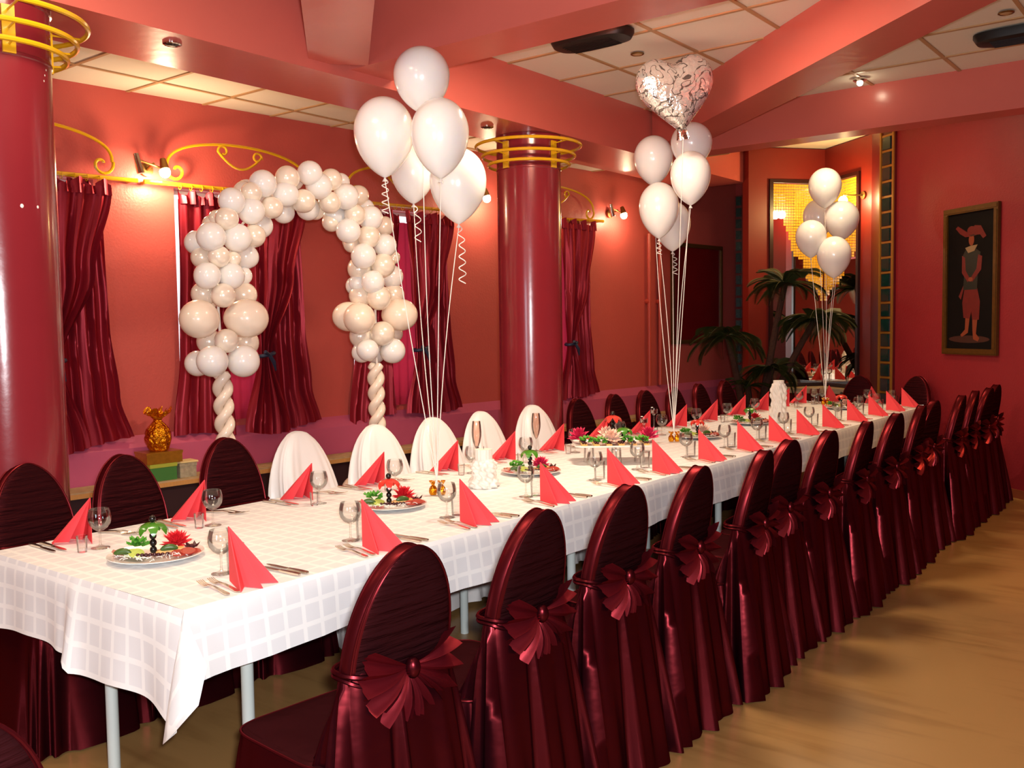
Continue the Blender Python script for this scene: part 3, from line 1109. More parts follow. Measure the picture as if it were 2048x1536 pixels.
obj('figure', fig, [MAT['skin'], MAT['pred'], MAT['pgreen'], MAT['pcream'], MAT['pbrown']], o, smooth=False)

F = oriented(WP + WD * 6.25, WD, WN)
o = tag(obj('framed_picture', picture_frame(F, 0.0, 1.22, 1.31, 2.61, 0.05, 0.03), MAT['frame'], smooth=False), 'large gilt framed dark red picture on the far window wall', 'picture')
m = MB()
m.prism([F(0.045, 1.355, 0.004), F(1.175, 1.355, 0.004), F(1.175, 2.565, 0.004), F(0.045, 2.565, 0.004)], F(0, 0, 0.012) - F(0, 0, 0))
obj('panel', m, MAT['redglass'], o, smooth=False)

# ------------------------------------------------------------------ palm
fm = MB()
n = 22
L0 = 0.55
for k in range(n + 1):
    t = k / n


def fr(t):
    return Vector((L0 * t * (1 - 0.12 * t), 0, 0.20 * t - 0.42 * t * t))


fm.tube([fr(k / 12) for k in range(13)], [0.007 * (1 - 0.8 * k / 12) for k in range(13)], 5)
for k in range(3, 44):
    t = k / 44
    p = fr(t)
    ln = 0.17 * math.sin(PI * min(1, 0.12 + t * 0.86)) ** 0.7
    for sg in (-1, 1):
        d = Vector((0.62, sg * 0.78, -0.28))
        q = p + d * ln
        w = Vector((0.009, 0, 0.003))
        mid = p + d * ln * 0.5 + Vector((0, 0, 0.012))
        fm.add([p, mid - w, q, mid + w], [(0, 1, 2, 3)])
frond_me = fm.mesh('palm_frond', MAT['frond'], angle=80)
PB = Vector((-1.28, 8.40, 0))
o = thing('potted_palm', 'tall artificial palm with several crowns in front of the mirror corner', 'palm', PB)
m = MB()
m.lathe([(0.001, 0.0), (0.17, 0.0), (0.21, 0.34), (0.225, 0.36), (0.20, 0.36), (0.19, 0.33), (0.001, 0.33)], 24)
obj('pot', m, MAT['pot'], o)
heads = [(0.25, 0.28, 1.99, 24, -0.3, 0.82, 0.03, 0.05), (-0.24, -0.15, 1.44, 18, 0.05, 0.9, -0.05, -0.03), (0.55, 0.42, 1.60, 24, 0.0, 0.9, 0.06, 0.0), (0.17, 0.14, 1.07, 18, 0.0, 0.75, 0.02, 0.05), (-0.05, -0.02, 0.86, 9, -0.1, 0.6, -0.02, 0.0)]
for k, (hx, hy, hz, nfr, tilt, sc, bx, by) in enumerate(heads):
    m = MB()
    b = Vector((bx, by, 0.33))
    h = Vector((hx, hy, hz))
    mid = b.lerp(h, 0.5) + Vector((0, 0, 0.12))
    pts = []
    for q in range(11):
        t = q / 10
        pts.append(b * (1 - t) ** 2 + mid * 2 * t * (1 - t) + h * t * t)
    m.tube(pts, [0.045 - 0.012 * q / 10 for q in range(11)], 9)
    obj('trunk', m, MAT['trunk'], o)
    rnd = random.Random(k + 5)
    for q in range(nfr):
        f = link('frond', frond_me, o, h)
        f.rotation_euler = (rnd.uniform(-0.25, 0.25), rnd.uniform(-0.55, 0.45) + tilt, 2 * PI * q / nfr + rnd.uniform(-0.25, 0.25))
        s = sc * rnd.uniform(0.8, 1.1)
        f.scale = (s, s, s)

# ------------------------------------------------------------------ tables and cloth
TZ = 0.75
HWT = 0.633
TL = 8.085
tabs = [(0.10, 1.98, 'nearest'), (2.0, 3.98, 'second'), (4.0, 5.98, 'third'), (6.0, 8.0, 'farthest')]
for k, (y0, y1, lab) in enumerate(tabs):
    m = MB()
    m.box((0, (y0 + y1) / 2, TZ - 0.026), (1.22, y1 - y0, 0.03))
    o = tag(obj('banquet_table', m, MAT['top'], smooth=False), '%s of the four tables under the long white cloth' % lab, 'table', 'tables joined into one long banquet')
    lx0 = -0.02 if k == 0 else (-0.06 if k == 1 else -0.22)
    for (lx, ly) in ((lx0, y0 + 0.02 if k == 0 else (y0 + 0.2 if k != 1 else 2.05)), (0.5, y0 + 0.21), (lx0, y1 - (0.75 if k == 3 else 0.15)), (0.5, y1 - (0.75 if k == 3 else 0.15))):
        m = MB()
        m.lathe([(0.021, 0.0), (0.021, 0.705)], 14, (lx, ly, 0), cap0=True, cap1=True)
        obj('leg', m, MAT['legs'], o)


def cloth(name, y0, y1, z, near_end, far_end, label, seed):
    rnd = random.Random(seed)
    p1, p2, p3 = rnd.uniform(0, 6), rnd.uniform(0, 6), rnd.uniform(0, 6)
    m = MB()
    uv = []
    x1 = HWT

    def strip(fn, nu, nv, uvf):
        b = len(m.v)
        m.grid(fn, nu, nv)
        for i in range(nu + 1):
            for j in range(nv + 1):
                uv.append(uvf(i / nu, j / nv))
    ln = y1 - y0
    nu = max(8, int(ln * 14))
    # top
    strip(lambda u, v: (-x1 + 2 * x1 * v, y0 + ln * u, z + 0.0012 * math.sin(7 * u * ln + p1) * math.sin(5 * v + p2) * (1 if 0 < v < 1 else 0)), nu, 16, lambda u, v: (y0 + ln * u, -x1 + 2 * x1 * v))
    drop = 0.215
    for sg in (1, -1):
        def side(u, v, sg=sg):
            y = y0 + ln * u
            q = v
            wv = (0.010 * math.sin(5.1 * y + p1) + 0.007 * math.sin(11.7 * y + p2) + 0.004 * math.sin(23 * y + p3)) * q
            rx = x1 + 0.010 * math.sin(min(1, q * 5) * PI / 2) + 0.022 * q + wv
            if near_end:
                k = max(0.0, 1 - (y - y0) / 0.07)
                rx -= 0.0 * k
            dz = drop + 0.008 * math.sin(2.1 * y + p2)
            return (sg * rx, y, z - dz * q)
        strip(side, nu, 8, lambda u, v, sg=sg: (y0 + ln * u, sg * (x1 + drop * v)))
    if near_end:
        def nd(u, v):
            x = -x1 + 2 * x1 * u
            fold = 0.022 * math.exp(-((x - 0.02) / 0.035) ** 2) - 0.016 * math.exp(-((x + 0.05) / 0.03) ** 2)
            wv = (0.012 * math.sin(9 * x + 1.0) + 0.008 * math.sin(21 * x + 2.0)) * v + fold * v
            dz = 0.265 + (0.012 * math.sin(8 * x + 0.5)) + (0.03 if x > 0.0 else 0.0) * min(1, max(0, x / 0.04)) + 0.07 * max(0, (x - 0.25) / 0.38) ** 1.5 - 0.03 * max(0, (-x - 0.25))
            return (x, y0 - 0.010 * math.sin(min(1, v * 5) * PI / 2) - 0.020 * v - wv, z - dz * v)
        strip(nd, 64, 10, lambda u, v: (y0 - 0.26 * v, -x1 + 2 * x1 * u))
        # the corner fold hanging as a tail: four rails from the corner
        C0 = Vector((x1, y0, z))
        ends = [Vector(nd(1.0, 1.0)), Vector((0.572, -0.048, 0.345)), Vector((0.66, -0.085, 0.395)), Vector((0.752, -0.040, 0.505)), Vector((0.728, 0.008, 0.60)), Vector((x1 + 0.034, y0 + 0.03, z - 0.215))]
        rails = [[Vector(nd(1.0, j / 10)) for j in range(11)]]
        for e in ends[1:-1]:
            rails.append([C0.lerp(e, j / 10) + Vector((0.0, -0.004 * math.sin(PI * j / 10), 0)) for j in range(11)])
        rails.append([Vector((x1 + 0.034 * j / 10, y0 + 0.0 + 0.03 * j / 10, z - 0.215 * j / 10)) for j in range(11)])
        b = len(m.v)
        m.rings(rails, 0, False)
        for i, r_ in enumerate(rails):
            for j in range(11):
                uv.append((y0 - 0.035 * (5 - i) * j / 10, x1 + 0.03 * i + 0.26 * j / 10))
    if far_end:
        strip(lambda u, v: (-x1 + 2 * x1 * u, y1 + 0.02 * v + 0.01 * math.sin(12 * u) * v, z - 0.22 * v), 30, 5, lambda u, v: (y1 + 0.22 * v, -x1 + 2 * x1 * u))
    m.uv = uv
    o = tag(obj(name, m, MAT['cloth'], angle=60), label, 'tablecloth')
    return o


cloth('tablecloth', 0.0, 3.02, TZ + 0.0015, True, False, 'white checked damask tablecloth over the near end of the long table', 3)
cloth('tablecloth', 2.96, TL, TZ - 0.0015, False, True, 'white checked damask tablecloth over the far part of the long table', 8)


# ------------------------------------------------------------------ chairs
def outline_hw(z):
    if z < 0.72:
        return 0.162 + 0.010 * math.sin(PI / 2 * (z - 0.40) / 0.32)
    q = min(1.0, (z - 0.72) / 0.30)
    return 0.172 * max(0.0, 1 - q ** 2.1) ** 0.56


def back_y(z):
    return 0.165 + 0.21 * (z - 0.42)


def sq(a, p):
    return math.copysign(abs(a) ** p, a)


def backrest_bm(th=0.070, grow=0.0):
    rs = []
    zs = list(np.linspace(0.40, 0.72, 7)) + [0.72 + 0.30 * math.sin(PI / 2 * k / 14) for k in range(1, 15)]
    for z in zs:
        hw = max(outline_hw(z), 0.004) + grow
        yc = back_y(z)
        t = th * (0.75 + 0.25 * min(1, hw / 0.15))
        rs.append([(hw * sq(math.cos(a), 0.42), yc + t / 2 * sq(math.sin(a), 0.62), z) for a in [2 * PI * k / 28 for k in range(28)]])
    m = MB()
    m.rings(rs, cap0=True, cap1=True)
    for i in range(len(rs) - 1):
        for j in range(28):
            if abs(math.cos(2 * PI * (j + 0.5) / 28)) > 0.80:
                m.m[i * 28 + j] = 1
    return m


def piping_bm(th=0.070):
    m = MB()
    for sg in (1, -1):
        pts = []
        zs = list(np.linspace(0.50, 0.72, 6)) + [0.72 + 0.30 * math.sin(PI / 2 * k / 16) for k in range(1, 17)]
        for z in zs:
            pts.append((outline_hw(z) * 0.965, back_y(z) + sg * th * 0.30, z))
        pts += [(-x, y, z) for x, y, z in reversed(pts[:-1])]
        m.tube(pts, 0.0036, 6)
    return m


def rrect(hx, hy, n, p=0.32):
    return [(hx * sq(math.cos(a), p), hy * sq(math.sin(a), p)) for a in [2 * PI * k / n for k in range(n)]]


def seat_bm():
    rs = []
    for f, z in ((1.0, 0.40), (1.0, 0.452), (0.985, 0.464), (0.93, 0.470), (0.6, 0.474)):
        rs.append([(x * f, y * f - 0.02, z) for x, y in rrect(0.222, 0.212, 36)])
    m = MB()
    m.rings(rs, cap0=True, cap1=True)
    return m


def seat_pipe_bm():
    m = MB()
    m.tube([(x, y - 0.02, 0.462) for x, y in rrect(0.223, 0.213, 44)], 0.004, 6, closed=True)
    return m


def skirt_bm(z0=0.008, folds=16, amp=0.020, flare=0.045, seed=1):
    rnd = random.Random(seed)
    ph = rnd.uniform(0, 6)
    n = 132
    rs = []
    for i in range(11):
        t = i / 10
        z = 0.455 + (z0 - 0.455) * t
        row = []
        for k, (x, y) in enumerate(rrect(0.222, 0.212, n)):
            a = 2 * PI * k / n
            w = math.sin(folds * a + ph) + 0.5 * math.sin(folds * 0.5 * a + 2 * ph)
            w = math.copysign(abs(w) ** 0.7, w)
            rr = math.hypot(x, y)
            d = (flare * t ** 0.8 + amp * w * t ** 0.9)
            row.append((x + x / rr * d, y + y / rr * d - 0.02, z))
        rs.append(row)
    m = MB()
    m.rings(rs)
    return m


def drape_bm(seed=2):
    """pleated cloth falling from the sash at the back of the chair to the floor"""
    n = 120
    rs = []
    rnd = random.Random(seed)
    for i in range(21):
        t = i / 20
        row = []
        for k in range(n + 1):
            u = -1 + 2 * k / n                       # -1..1 along left side, back, right side
            au = abs(u)
            zt = 0.715 if au < 0.62 else 0.715 - 0.17 * ((au - 0.62) / 0.38) ** 1.3
            z = zt + (0.006 - zt) * t
            hx = 0.172 + 0.070 * t ** 0.75
            by = 0.268 + 0.085 * t ** 0.9
            fy = 0.185 - 0.24 * t ** 0.6
            c = 0.60
            if au <= c:
                x, y = sq(u / c, 0.9) * hx, by
                nx, ny = 0.0, 1.0
                y -= 0.045 * (au / c) ** 6
            else:
                q = (au - c) / (1 - c)
                x, y = math.copysign(hx, u), by - 0.045 + (fy - by + 0.045) * q
                nx, ny = math.copysign(1, u), 0.0
            f = 0.0
            for c0, wd, am in ((-0.60, 0.055, 0.060), (-0.70, 0.03, 0.030), (0.10, 0.05, 0.045), (0.60, 0.055, 0.060), (-0.88, 0.05, 0.045), (0.86, 0.05, 0.045), (0.73, 0.03, 0.025), (-0.30, 0.09, 0.018)):
                q = (u - c0) / (wd * (0.30 + 0.95 * t))
                f += am * math.exp(-q * q) * t ** 0.8
                q2 = (u - c0 - wd * 1.5) / (wd * 0.6)
                f -= 0.45 * am * math.exp(-q2 * q2) * t ** 0.7
            f += 0.006 * math.sin(11 * u + 2.5 * t + 1) * t + 0.003 * math.sin(27 * u + 5 * t) * t
            row.append((x + nx * f, y + ny * f, z))
        rs.append(row)
    m = MB()
    m.rings(rs, 0, False)
    return m


def sash_bm():
    m = MB()
    for dz, w in ((0.0, 0.007), (-0.012, 0.006)):
        pts = []
        for k in range(41):
            a = 2 * PI * k / 40
            sa = math.sin(a)
            pts.append((0.176 * sq(math.cos(a), 0.5), back_y(0.70) - 0.012 + 0.062 * sq(sa, 0.75), 0.712 + dz - (0.012 - dz * 1.5) * max(0, sa) ** 2))
        m.tube(pts[:-1], w, 6, closed=True)
    return m


def bow_bm():
    m = MB()
    for sg in (1, -1):
        for (a0, a1, RR, yo, np_) in ((R(-52), R(30), 0.160, 0.016, 4), (R(-96), R(-42), 0.132, 0.004, 3)):
            def fn(u, v):
                a = a0 + (a1 - a0) * u
                tri = 0.5 * math.cos(2 * PI * u * np_) + 0.12 * math.cos(6 * PI * u * np_)
                rr = 0.012 + (RR - 0.012) * v * (1 - 0.10 * math.cos((u - 0.5) * PI) * 0 - 0.10 * abs(u - 0.5) + 0.045 * math.cos(2 * PI * u * np_) * v)
                y = yo + 0.046 * tri * v + 0.020 * math.sin(PI * v)
                return (sg * rr * math.cos(a), 0.268 + y, 0.700 + rr * math.sin(a))
            m.grid(fn, np_ * 10, 6)
    return m


def knot_bm():
    m = MB()
    m.ball((0, 0.292, 0.700), 0.024, 12, 8, (0.85, 0.9, 1.2))
    return m


def make_chair(label):
    t = thing('covered_chair', label, 'chair', group='burgundy covered banquet chairs')
    b = obj('backrest', backrest_bm(), [MAT['chairback'], MAT['piping']], t)
    obj('piping', piping_bm(), MAT['piping'], b)
    s = obj('seat', seat_bm(), MAT['chairback'], t)
    obj('piping', seat_pipe_bm(), MAT['piping'], s)
    obj('skirt', skirt_bm(), MAT['chair'], t, angle=80)
    obj('back_drape', drape_bm(), MAT['chair'], t, angle=80)
    obj('sash', sash_bm(), MAT['chair'], t)
    w = obj('bow', bow_bm(), MAT['bow'], t, angle=75)
    obj('knot', knot_bm(), MAT['chair'], w)
    return t


def white_drape_bm():
    rs = []
    n = 96
    zs = [1.032 - 0.312 * (1 - math.sin(PI / 2 * k / 11)) for k in range(11, -1, -1)] + [0.72 - 0.38 * k / 10 for k in range(1, 11)]
    for i, z in enumerate(zs):
        if z >= 0.72:
            q = min(1.0, (z - 0.72) / 0.312)
            arch = max(0.0, 1 - q ** 2.1) ** 0.5
        else:
            arch = 1.0
        t = min(1.0, max(0.0, (1.02 - z) / 0.66))
        hw = max(0.004, 0.182 * arch + (0.050 * t ** 1.4 if arch > 0.3 else 0.02 * arch))
        hd = 0.014 + 0.034 * min(1, arch * 1.4) + 0.07 * t
        row = []
        for k in range(n):
            a = 2 * PI * k / n
            ca, sa = math.cos(a), math.sin(a)
            w = math.sin(5 * a + 0.6) + 0.6 * math.sin(9 * a + 1.9) + 0.4 * math.sin(16 * a) + 0.3 * math.sin(23 * a + 1)
            g = 0.017 * w * t ** 0.9 * arch
            peak = 0.050 * math.exp(-((a - 2.75) / 0.16) ** 2) * t * arch * (1.2 - 0.7 * t)
            x = (hw + g + peak) * sq(ca, 0.6)
            y = back_y(max(z, 0.42)) + (hd + g) * sq(sa, 0.75)
            zz = z - 0.08 * t * t * (0.5 + 0.5 * math.cos(2 * a))
            row.append((x, y, zz))
        rs.append(row)
    m = MB()
    m.rings(rs, cap0=True)
    return m


def make_white_chair(label):
    t = thing('covered_chair', label, 'chair', group='white satin draped chairs')
    obj('backrest', backrest_bm(0.05), [MAT['chairback'], MAT['piping']], t)
    obj('seat', seat_bm(), MAT['satin'], t)
    obj('skirt', skirt_bm(0.03, 11, 0.026, 0.085, 4), MAT['satin'], t, angle=80)
    obj('white_drape', white_drape_bm(), MAT['satin'], t, angle=80)
    return t


RC = [(1.123, 0.18, -1.6507963267948966, 1.0, 'd', 'burgundy covered chair with bow, first from the near end, open floor side'), (1.123, 0.72, -1.5707963267948966, 1.0, 'd', 'burgundy covered chair with bow, second from the near end, open floor side'), (1.123, 1.24, -1.5907963267948966, 1.0, 'd', 'burgundy covered chair with bow, third from the near end, open floor side'), (1.123, 1.76, -1.5407963267948965, 1.0, 'd', 'burgundy covered chair with bow, fourth from the near end, open floor side'), (1.153, 2.3, -1.4707963267948965, 1.0, 'd', 'burgundy covered chair with bow, fifth from the near end, open floor side'), (1.103, 2.76, -1.6507963267948966, 1.0, 'd', 'burgundy covered chair with bow, sixth from the near end, open floor side'), (1.123, 3.22, -1.6007963267948966, 1.0, 'd', 'burgundy covered chair with bow, seventh from the near end, open floor side'), (1.143, 3.73, -1.5007963267948965, 1.0, 'd', 'burgundy covered chair with bow, eighth from the near end, open floor side'), (1.143, 4.32, -1.6207963267948966, 1.0, 'd', 'burgundy covered chair with bow, ninth from the near end, open floor side'), (1.123, 4.9, -1.4907963267948965, 1.0, 'd', 'burgundy covered chair with bow, tenth from the near end, open floor side'), (1.093, 5.38, -1.6707963267948966, 1.0, 'd', 'burgundy covered chair with bow, eleventh from the near end, open floor side'), (1.143, 5.9, -1.5207963267948965, 1.0, 'd', 'burgundy covered chair with bow, twelfth from the near end, open floor side'), (1.123, 6.42, -1.4807963267948965, 1.0, 'd', 'burgundy covered chair with bow, thirteenth from the near end, open floor side'), (1.143, 6.85, -1.6307963267948966, 1.0, 'd', 'burgundy covered chair with bow, fourteenth from the near end, open floor side'), (1.113, 7.29, -1.6707963267948966, 1.0, 'd', 'burgundy covered chair with bow, fifteenth from the near end, open floor side'), (1.33, -1.02, -1.5707963267948966, 1.0, 'd', 'burgundy covered chair cut off at the bottom left corner of the photo'), (-0.1, 8.1, 0.0, 0.99, 'd', 'burgundy covered chair at the far table end, nearer the windows'), (0.4, 8.02, -0.35, 1.0, 'd', 'burgundy covered chair at the far table end, nearer the crimson wall')]
LC = [(-0.615, 0.26, 1.5707963267948966, 1.015, 'd', 'burgundy covered chair, first from the near end, window side'), (-0.615, 0.7, 1.6007963267948966, 1.0, 'd', 'burgundy covered chair, second from the near end, window side'), (-0.615, 1.22, 1.5107963267948965, 1.02, 'd', 'burgundy covered chair, third from the near end, window side'), (-0.61, 1.7, 1.6207963267948966, 0.985, 'w', 'white satin draped chair, first white one from the near end'), (-0.61, 2.24, 1.5307963267948965, 0.985, 'w', 'white satin draped chair, second white one from the near end'), (-0.61, 2.74, 1.5707963267948966, 0.985, 'w', 'white satin draped chair, third white one from the near end'), (-0.61, 3.22, 1.6207963267948966, 0.985, 'w', 'white satin draped chair, fourth white one from the near end'), (-0.61, 3.76, 1.5207963267948965, 0.985, 'w', 'white satin draped chair, fifth white one from the near end'), (-0.61, 4.33, 1.5507963267948965, 1.0, 'd', 'burgundy covered chair, first beyond the white ones, window side'), (-0.61, 4.86, 1.5907963267948966, 1.0, 'd', 'burgundy covered chair, second beyond the white ones, window side'), (-0.61, 5.33, 1.5307963267948965, 1.0, 'd', 'burgundy covered chair, third beyond the white ones, window side'), (-0.61, 5.83, 1.5707963267948966, 1.0, 'd', 'burgundy covered chair, fourth beyond the white ones, window side'), (-0.61, 6.33, 1.6107963267948966, 1.0, 'd', 'burgundy covered chair, fifth beyond the white ones, window side'), (-0.61, 6.85, 1.5507963267948965, 1.0, 'd', 'burgundy covered chair, sixth beyond the white ones, window side')]
proto = None
for k, (x, y, rz, sz, kind, label) in enumerate(RC + LC):
    if kind == 'w':
        continue
    if proto is None:
        proto = make_chair(label)
        proto.location = (x, y, 0)
        proto.rotation_euler = (0, 0, rz)
        proto.scale = (1, 1, sz)
    else:
        dup(proto, (x, y, 0), rz, label, sz=sz)
wproto = None
for (x, y, rz, sz, kind, label) in LC:
    if kind != 'w':
        continue
    if wproto is None:
        wproto = make_white_chair(label)
        wproto.location = (x, y, 0)
        wproto.rotation_euler = (0, 0, rz)
    else:
        dup(wproto, (x, y, 0), rz, label, sz=sz)

# ------------------------------------------------------------------ place settings


def napkin_bm():
    m = MB()
    Pt = Vector((0, 0, 0.180))
    A = Vector((0, 0, 0))
    B = [Vector((0.145, -0.062, 0)), Vector((0.168, 0.004, 0)), Vector((0.150, 0.078, 0))]
    V = [Vector((0.100, -0.018, 0.0)), Vector((0.105, 0.034, 0.0))]
    pts = [A, B[0], V[0], B[1], V[1], B[2]]
    th = 0.0016
    for a, b in zip(pts, pts[1:]):
        nrm = (b - a).cross(Pt - a)
        nrm = nrm.normalized() * th
        m.prism([a, b, Pt], nrm)
    # second leaf folded back from the last pleat to the spine
    b = Vector((0.108, 0.098, 0))
    nrm = (b - B[2]).cross(Pt - B[2]).normalized() * th
    m.prism([B[2], b, Pt], nrm)
    return m


def wine_bm():
    bowl = MB()
    bowl.lathe([(0.004, 0.066), (0.014, 0.069), (0.027, 0.078), (0.038, 0.093), (0.0425, 0.110), (0.042, 0.126), (0.0385, 0.142), (0.0355, 0.151), (0.0342, 0.1515), (0.0345, 0.150), (0.0375, 0.141), (0.0408, 0.125), (0.0412, 0.110), (0.0365, 0.094), (0.026, 0.081), (0.012, 0.073), (0.0005, 0.071)], 26)
    foot = MB()
    foot.lathe([(0.0005, 0.0), (0.034, 0.0), (0.0345, 0.002), (0.018, 0.006), (0.006, 0.011), (0.0038, 0.02), (0.0034, 0.05), (0.0042, 0.066), (0.0005, 0.068)], 22)
    return bowl, foot


def shot_bm():
    m = MB()
    m.lathe([(0.0005, 0.0), (0.0165, 0.0), (0.0175, 0.004), (0.0205, 0.062), (0.0195, 0.0625), (0.0168, 0.018), (0.0005, 0.014)], 20)
    return m


def tumbler_bm(h=0.095, r=0.031):
    m = MB()
    m.lathe([(0.0005, 0.0), (r * 0.86, 0.0), (r * 0.9, 0.005), (r, h), (r * 0.955, h), (r * 0.85, 0.012), (0.0005, 0.010)], 22)
    return m


def bar(m, st, zf):
    """flat metal strip: st = [(x, half width, z, half thickness)]"""
    rs = [[(x, -w, z - t), (x, w, z - t), (x, w, z + t), (x, -w, z + t)] for x, w, z, t in st]
    m.rings(rs, cap0=True, cap1=True)


def fork_bm():
    h = MB()
    bar(h, [(0.0, 0.006, 0.003, 0.0018), (0.01, 0.0085, 0.003, 0.0018), (0.05, 0.0065, 0.006, 0.0018), (0.095, 0.0036, 0.010, 0.0018), (0.125, 0.0036, 0.008, 0.0016)], None)
    t = MB()
    bar(t, [(0.125, 0.004, 0.008, 0.0015), (0.134, 0.0105, 0.005, 0.0013), (0.150, 0.0118, 0.004, 0.0012)], None)
    for k in range(4):
        y = -0.0097 + 0.00647 * k
        rs = [[(x, y - w, z - 0.001), (x, y + w, z - 0.001), (x, y + w, z + 0.001), (x, y - w, z + 0.001)] for x, w, z in ((0.149, 0.0017, 0.004), (0.175, 0.0016, 0.006), (0.196, 0.0009, 0.011))]
        t.rings(rs, cap0=True, cap1=True)
    return h, t


def knife_bm():
    h = MB()
    bar(h, [(0.0, 0.006, 0.0045, 0.003), (0.012, 0.0085, 0.0045, 0.0035), (0.06, 0.0075, 0.0045, 0.0035), (0.098, 0.0055, 0.0045, 0.003)], None)
    b = MB()
    bar(b, [(0.098, 0.005, 0.0045, 0.0014), (0.11, 0.0085, 0.0045, 0.0008), (0.18, 0.0092, 0.0045, 0.0007), (0.205, 0.006, 0.0045, 0.0006), (0.214, 0.001, 0.0045, 0.0005)], None)
    return h, b


NAP = napkin_bm().mesh('napkin', MAT['napkin'], smooth=False)
bw, ft = wine_bm()
WB, WF = bw.mesh('bowl', MAT['glass']), ft.mesh('stem', MAT['glass'])
SH = shot_bm().mesh('shot_glass', MAT['glassthick'])
TU = tumbler_bm().mesh('tumbler', MAT['glassthick'])
fh, ft_ = fork_bm()
FH, FT = fh.mesh('handle', MAT['steel']), ft_.mesh('tines', MAT['steel'])
kh, kb = knife_bm()
KHm, KB = kh.mesh('handle', MAT['steel']), kb.mesh('blade', MAT['steel'])
TT = TZ + 0.003


def two(name, a, an, b, bn, label, cat, loc, rz, group):
    t = thing(name, label, cat, loc, rz, group)
    link(an, a, t)
    link(bn, b, t)
    return t


def setting(P, rz, side, where, rnd):
    """one place: the napkin's upright fold stands at P, the fan opens along local +x"""
    Mz = Matrix.Rotation(rz, 3, 'Z')

    def at(x, y):
        p = Mz @ Vector((x, y, 0))
        return (P[0] + p.x, P[1] + p.y, TT)
    j = lambda a: rnd.uniform(-a, a)
    tag(link('napkin', NAP, None, at(0, 0), rz + j(0.05)), 'red fan-folded napkin standing at the ' + where, 'napkin', 'red napkins down the ' + side)
    gx = (-0.100 + j(0.01), 0.020 + j(0.02))
    two('wine_glass', WB, 'bowl', WF, 'stem', 'empty wine glass at the ' + where, 'wine glass', at(*gx), j(3), 'wine glasses along the ' + side)
    if side.startswith('window'):
        tag(link('shot_glass', SH, None, at(-0.100 + j(0.01), 0.090 + j(0.008))), 'small shot glass at the ' + where, 'shot glass', 'small glasses along the ' + side)
        fks = ((-0.02, 0.215, 0.185, -0.115), (0.0, 0.165, 0.19, -0.10))
        # forks lie on the far hand of each place
        fk = (((0.190, -0.125), (0.010, -0.175)), ((0.175, -0.150), (0.0, -0.205)))
        kn = (((0.183, 0.150), (-0.03, 0.156)), ((0.176, 0.115), (-0.035, 0.120)))
    else:
        tag(link('tumbler', TU, None, at(-0.093 + j(0.01), 0.088 + j(0.01)), 0), 'short straight tumbler at the ' + where, 'tumbler', 'small glasses along the ' + side)
        fk = (((0.146, -0.108), (-0.05, -0.080)), ((0.141, -0.072), (-0.055, -0.040)))
        kn = (((0.150, 0.205), (-0.06, 0.200)), ((0.146, 0.170), (-0.064, 0.166)))
    for q, ((x0, y0), (x1, y1)) in enumerate(fk):
        a, b = at(x0 + j(0.006), y0 + j(0.004)), at(x1, y1)
        two('fork', FH, 'handle', FT, 'tines', '%s fork at the %s' % (('outer', 'inner')[q], where), 'fork', (a[0], a[1], TT), math.atan2(b[1] - a[1], b[0] - a[0]), 'forks along the ' + side)
    for q, ((x0, y0), (x1, y1)) in enumerate(kn):
        a, b = at(x0 + j(0.006), y0 + j(0.004)), at(x1, y1)
        two('knife', KHm, 'handle', KB, 'blade', '%s knife at the %s' % (('outer', 'inner')[q], where), 'knife', (a[0], a[1], TT), math.atan2(b[1] - a[1], b[0] - a[0]), 'knives along the ' + side)


rnd = random.Random(11)
RY = [0.275, 0.865, 1.425, 2.00, 2.59, 3.06, 3.62, 4.17, 4.68, 5.19, 5.72, 6.29, 6.84, 7.35, 7.83]
LY = [0.290, 0.800, 1.39, 1.87, 2.45, 2.98, 3.50, 4.03, 4.63, 5.21, 5.76, 6.32, 6.83, 7.33, 7.78]
for k, y in enumerate(RY):
    setting((0.472, y), 0.0, 'open floor side', '%s place from the near end, open floor side' % ORD[k], rnd)
for k, y in enumerate(LY):
    setting((-0.435, y), PI, 'window side', '%s place from the near end, window side' % ORD[k], rnd)
setting((-0.26, 7.93), PI / 2, 'far end', 'far end place nearer the windows', rnd)
setting((0.16, 7.93), PI / 2, 'far end', 'far end place nearer the open floor', rnd)

# ------------------------------------------------------------------ platters of cold cuts
CRZ = R(38)
CR, CA = Vector((math.cos(CRZ), math.sin(CRZ), 0)), Vector((-math.sin(CRZ), math.cos(CRZ), 0))


def plate_bm():
    m = MB()
    m.lathe([(0.0005, 0.0), (0.085, 0.0), (0.10, 0.004), (0.16, 0.016), (0.168, 0.0175), (0.167, 0.020), (0.15, 0.017), (0.10, 0.008), (0.0005, 0.0065)], 48)
    return m


def flower_bm(r=0.045, seed=1):
    rnd = random.Random(seed)
    m = MB()
    for ring, (n, tilt, ln) in enumerate(((12, 0.15, 1.0), (12, 0.5, 0.95), (10, 0.85, 0.8), (8, 1.15, 0.6), (5, 1.4, 0.4))):
        for k in range(n):
            a = 2 * PI * (k + 0.5 * (ring % 2)) / n + rnd.uniform(-0.1, 0.1)
            t = tilt + rnd.uniform(-0.12, 0.12)
            d = Vector((math.cos(a) * math.cos(t), math.sin(a) * math.cos(t), math.sin(t)))
            s = Vector((-math.sin(a), math.cos(a), 0))
            L = r * ln
            c = Vector((0, 0, 0.010 + 0.003 * ring))
            upv = d.cross(s)
            m.add([c, c + d * L * 0.55 + s * r * 0.19 - upv * 0.002, c + d * L, c + d * L * 0.55 - s * r * 0.19 - upv * 0.002, c + d * L * 0.55 + upv * 0.004], [(0, 1, 4), (1, 2, 4), (2, 3, 4), (3, 0, 4)])
    return m


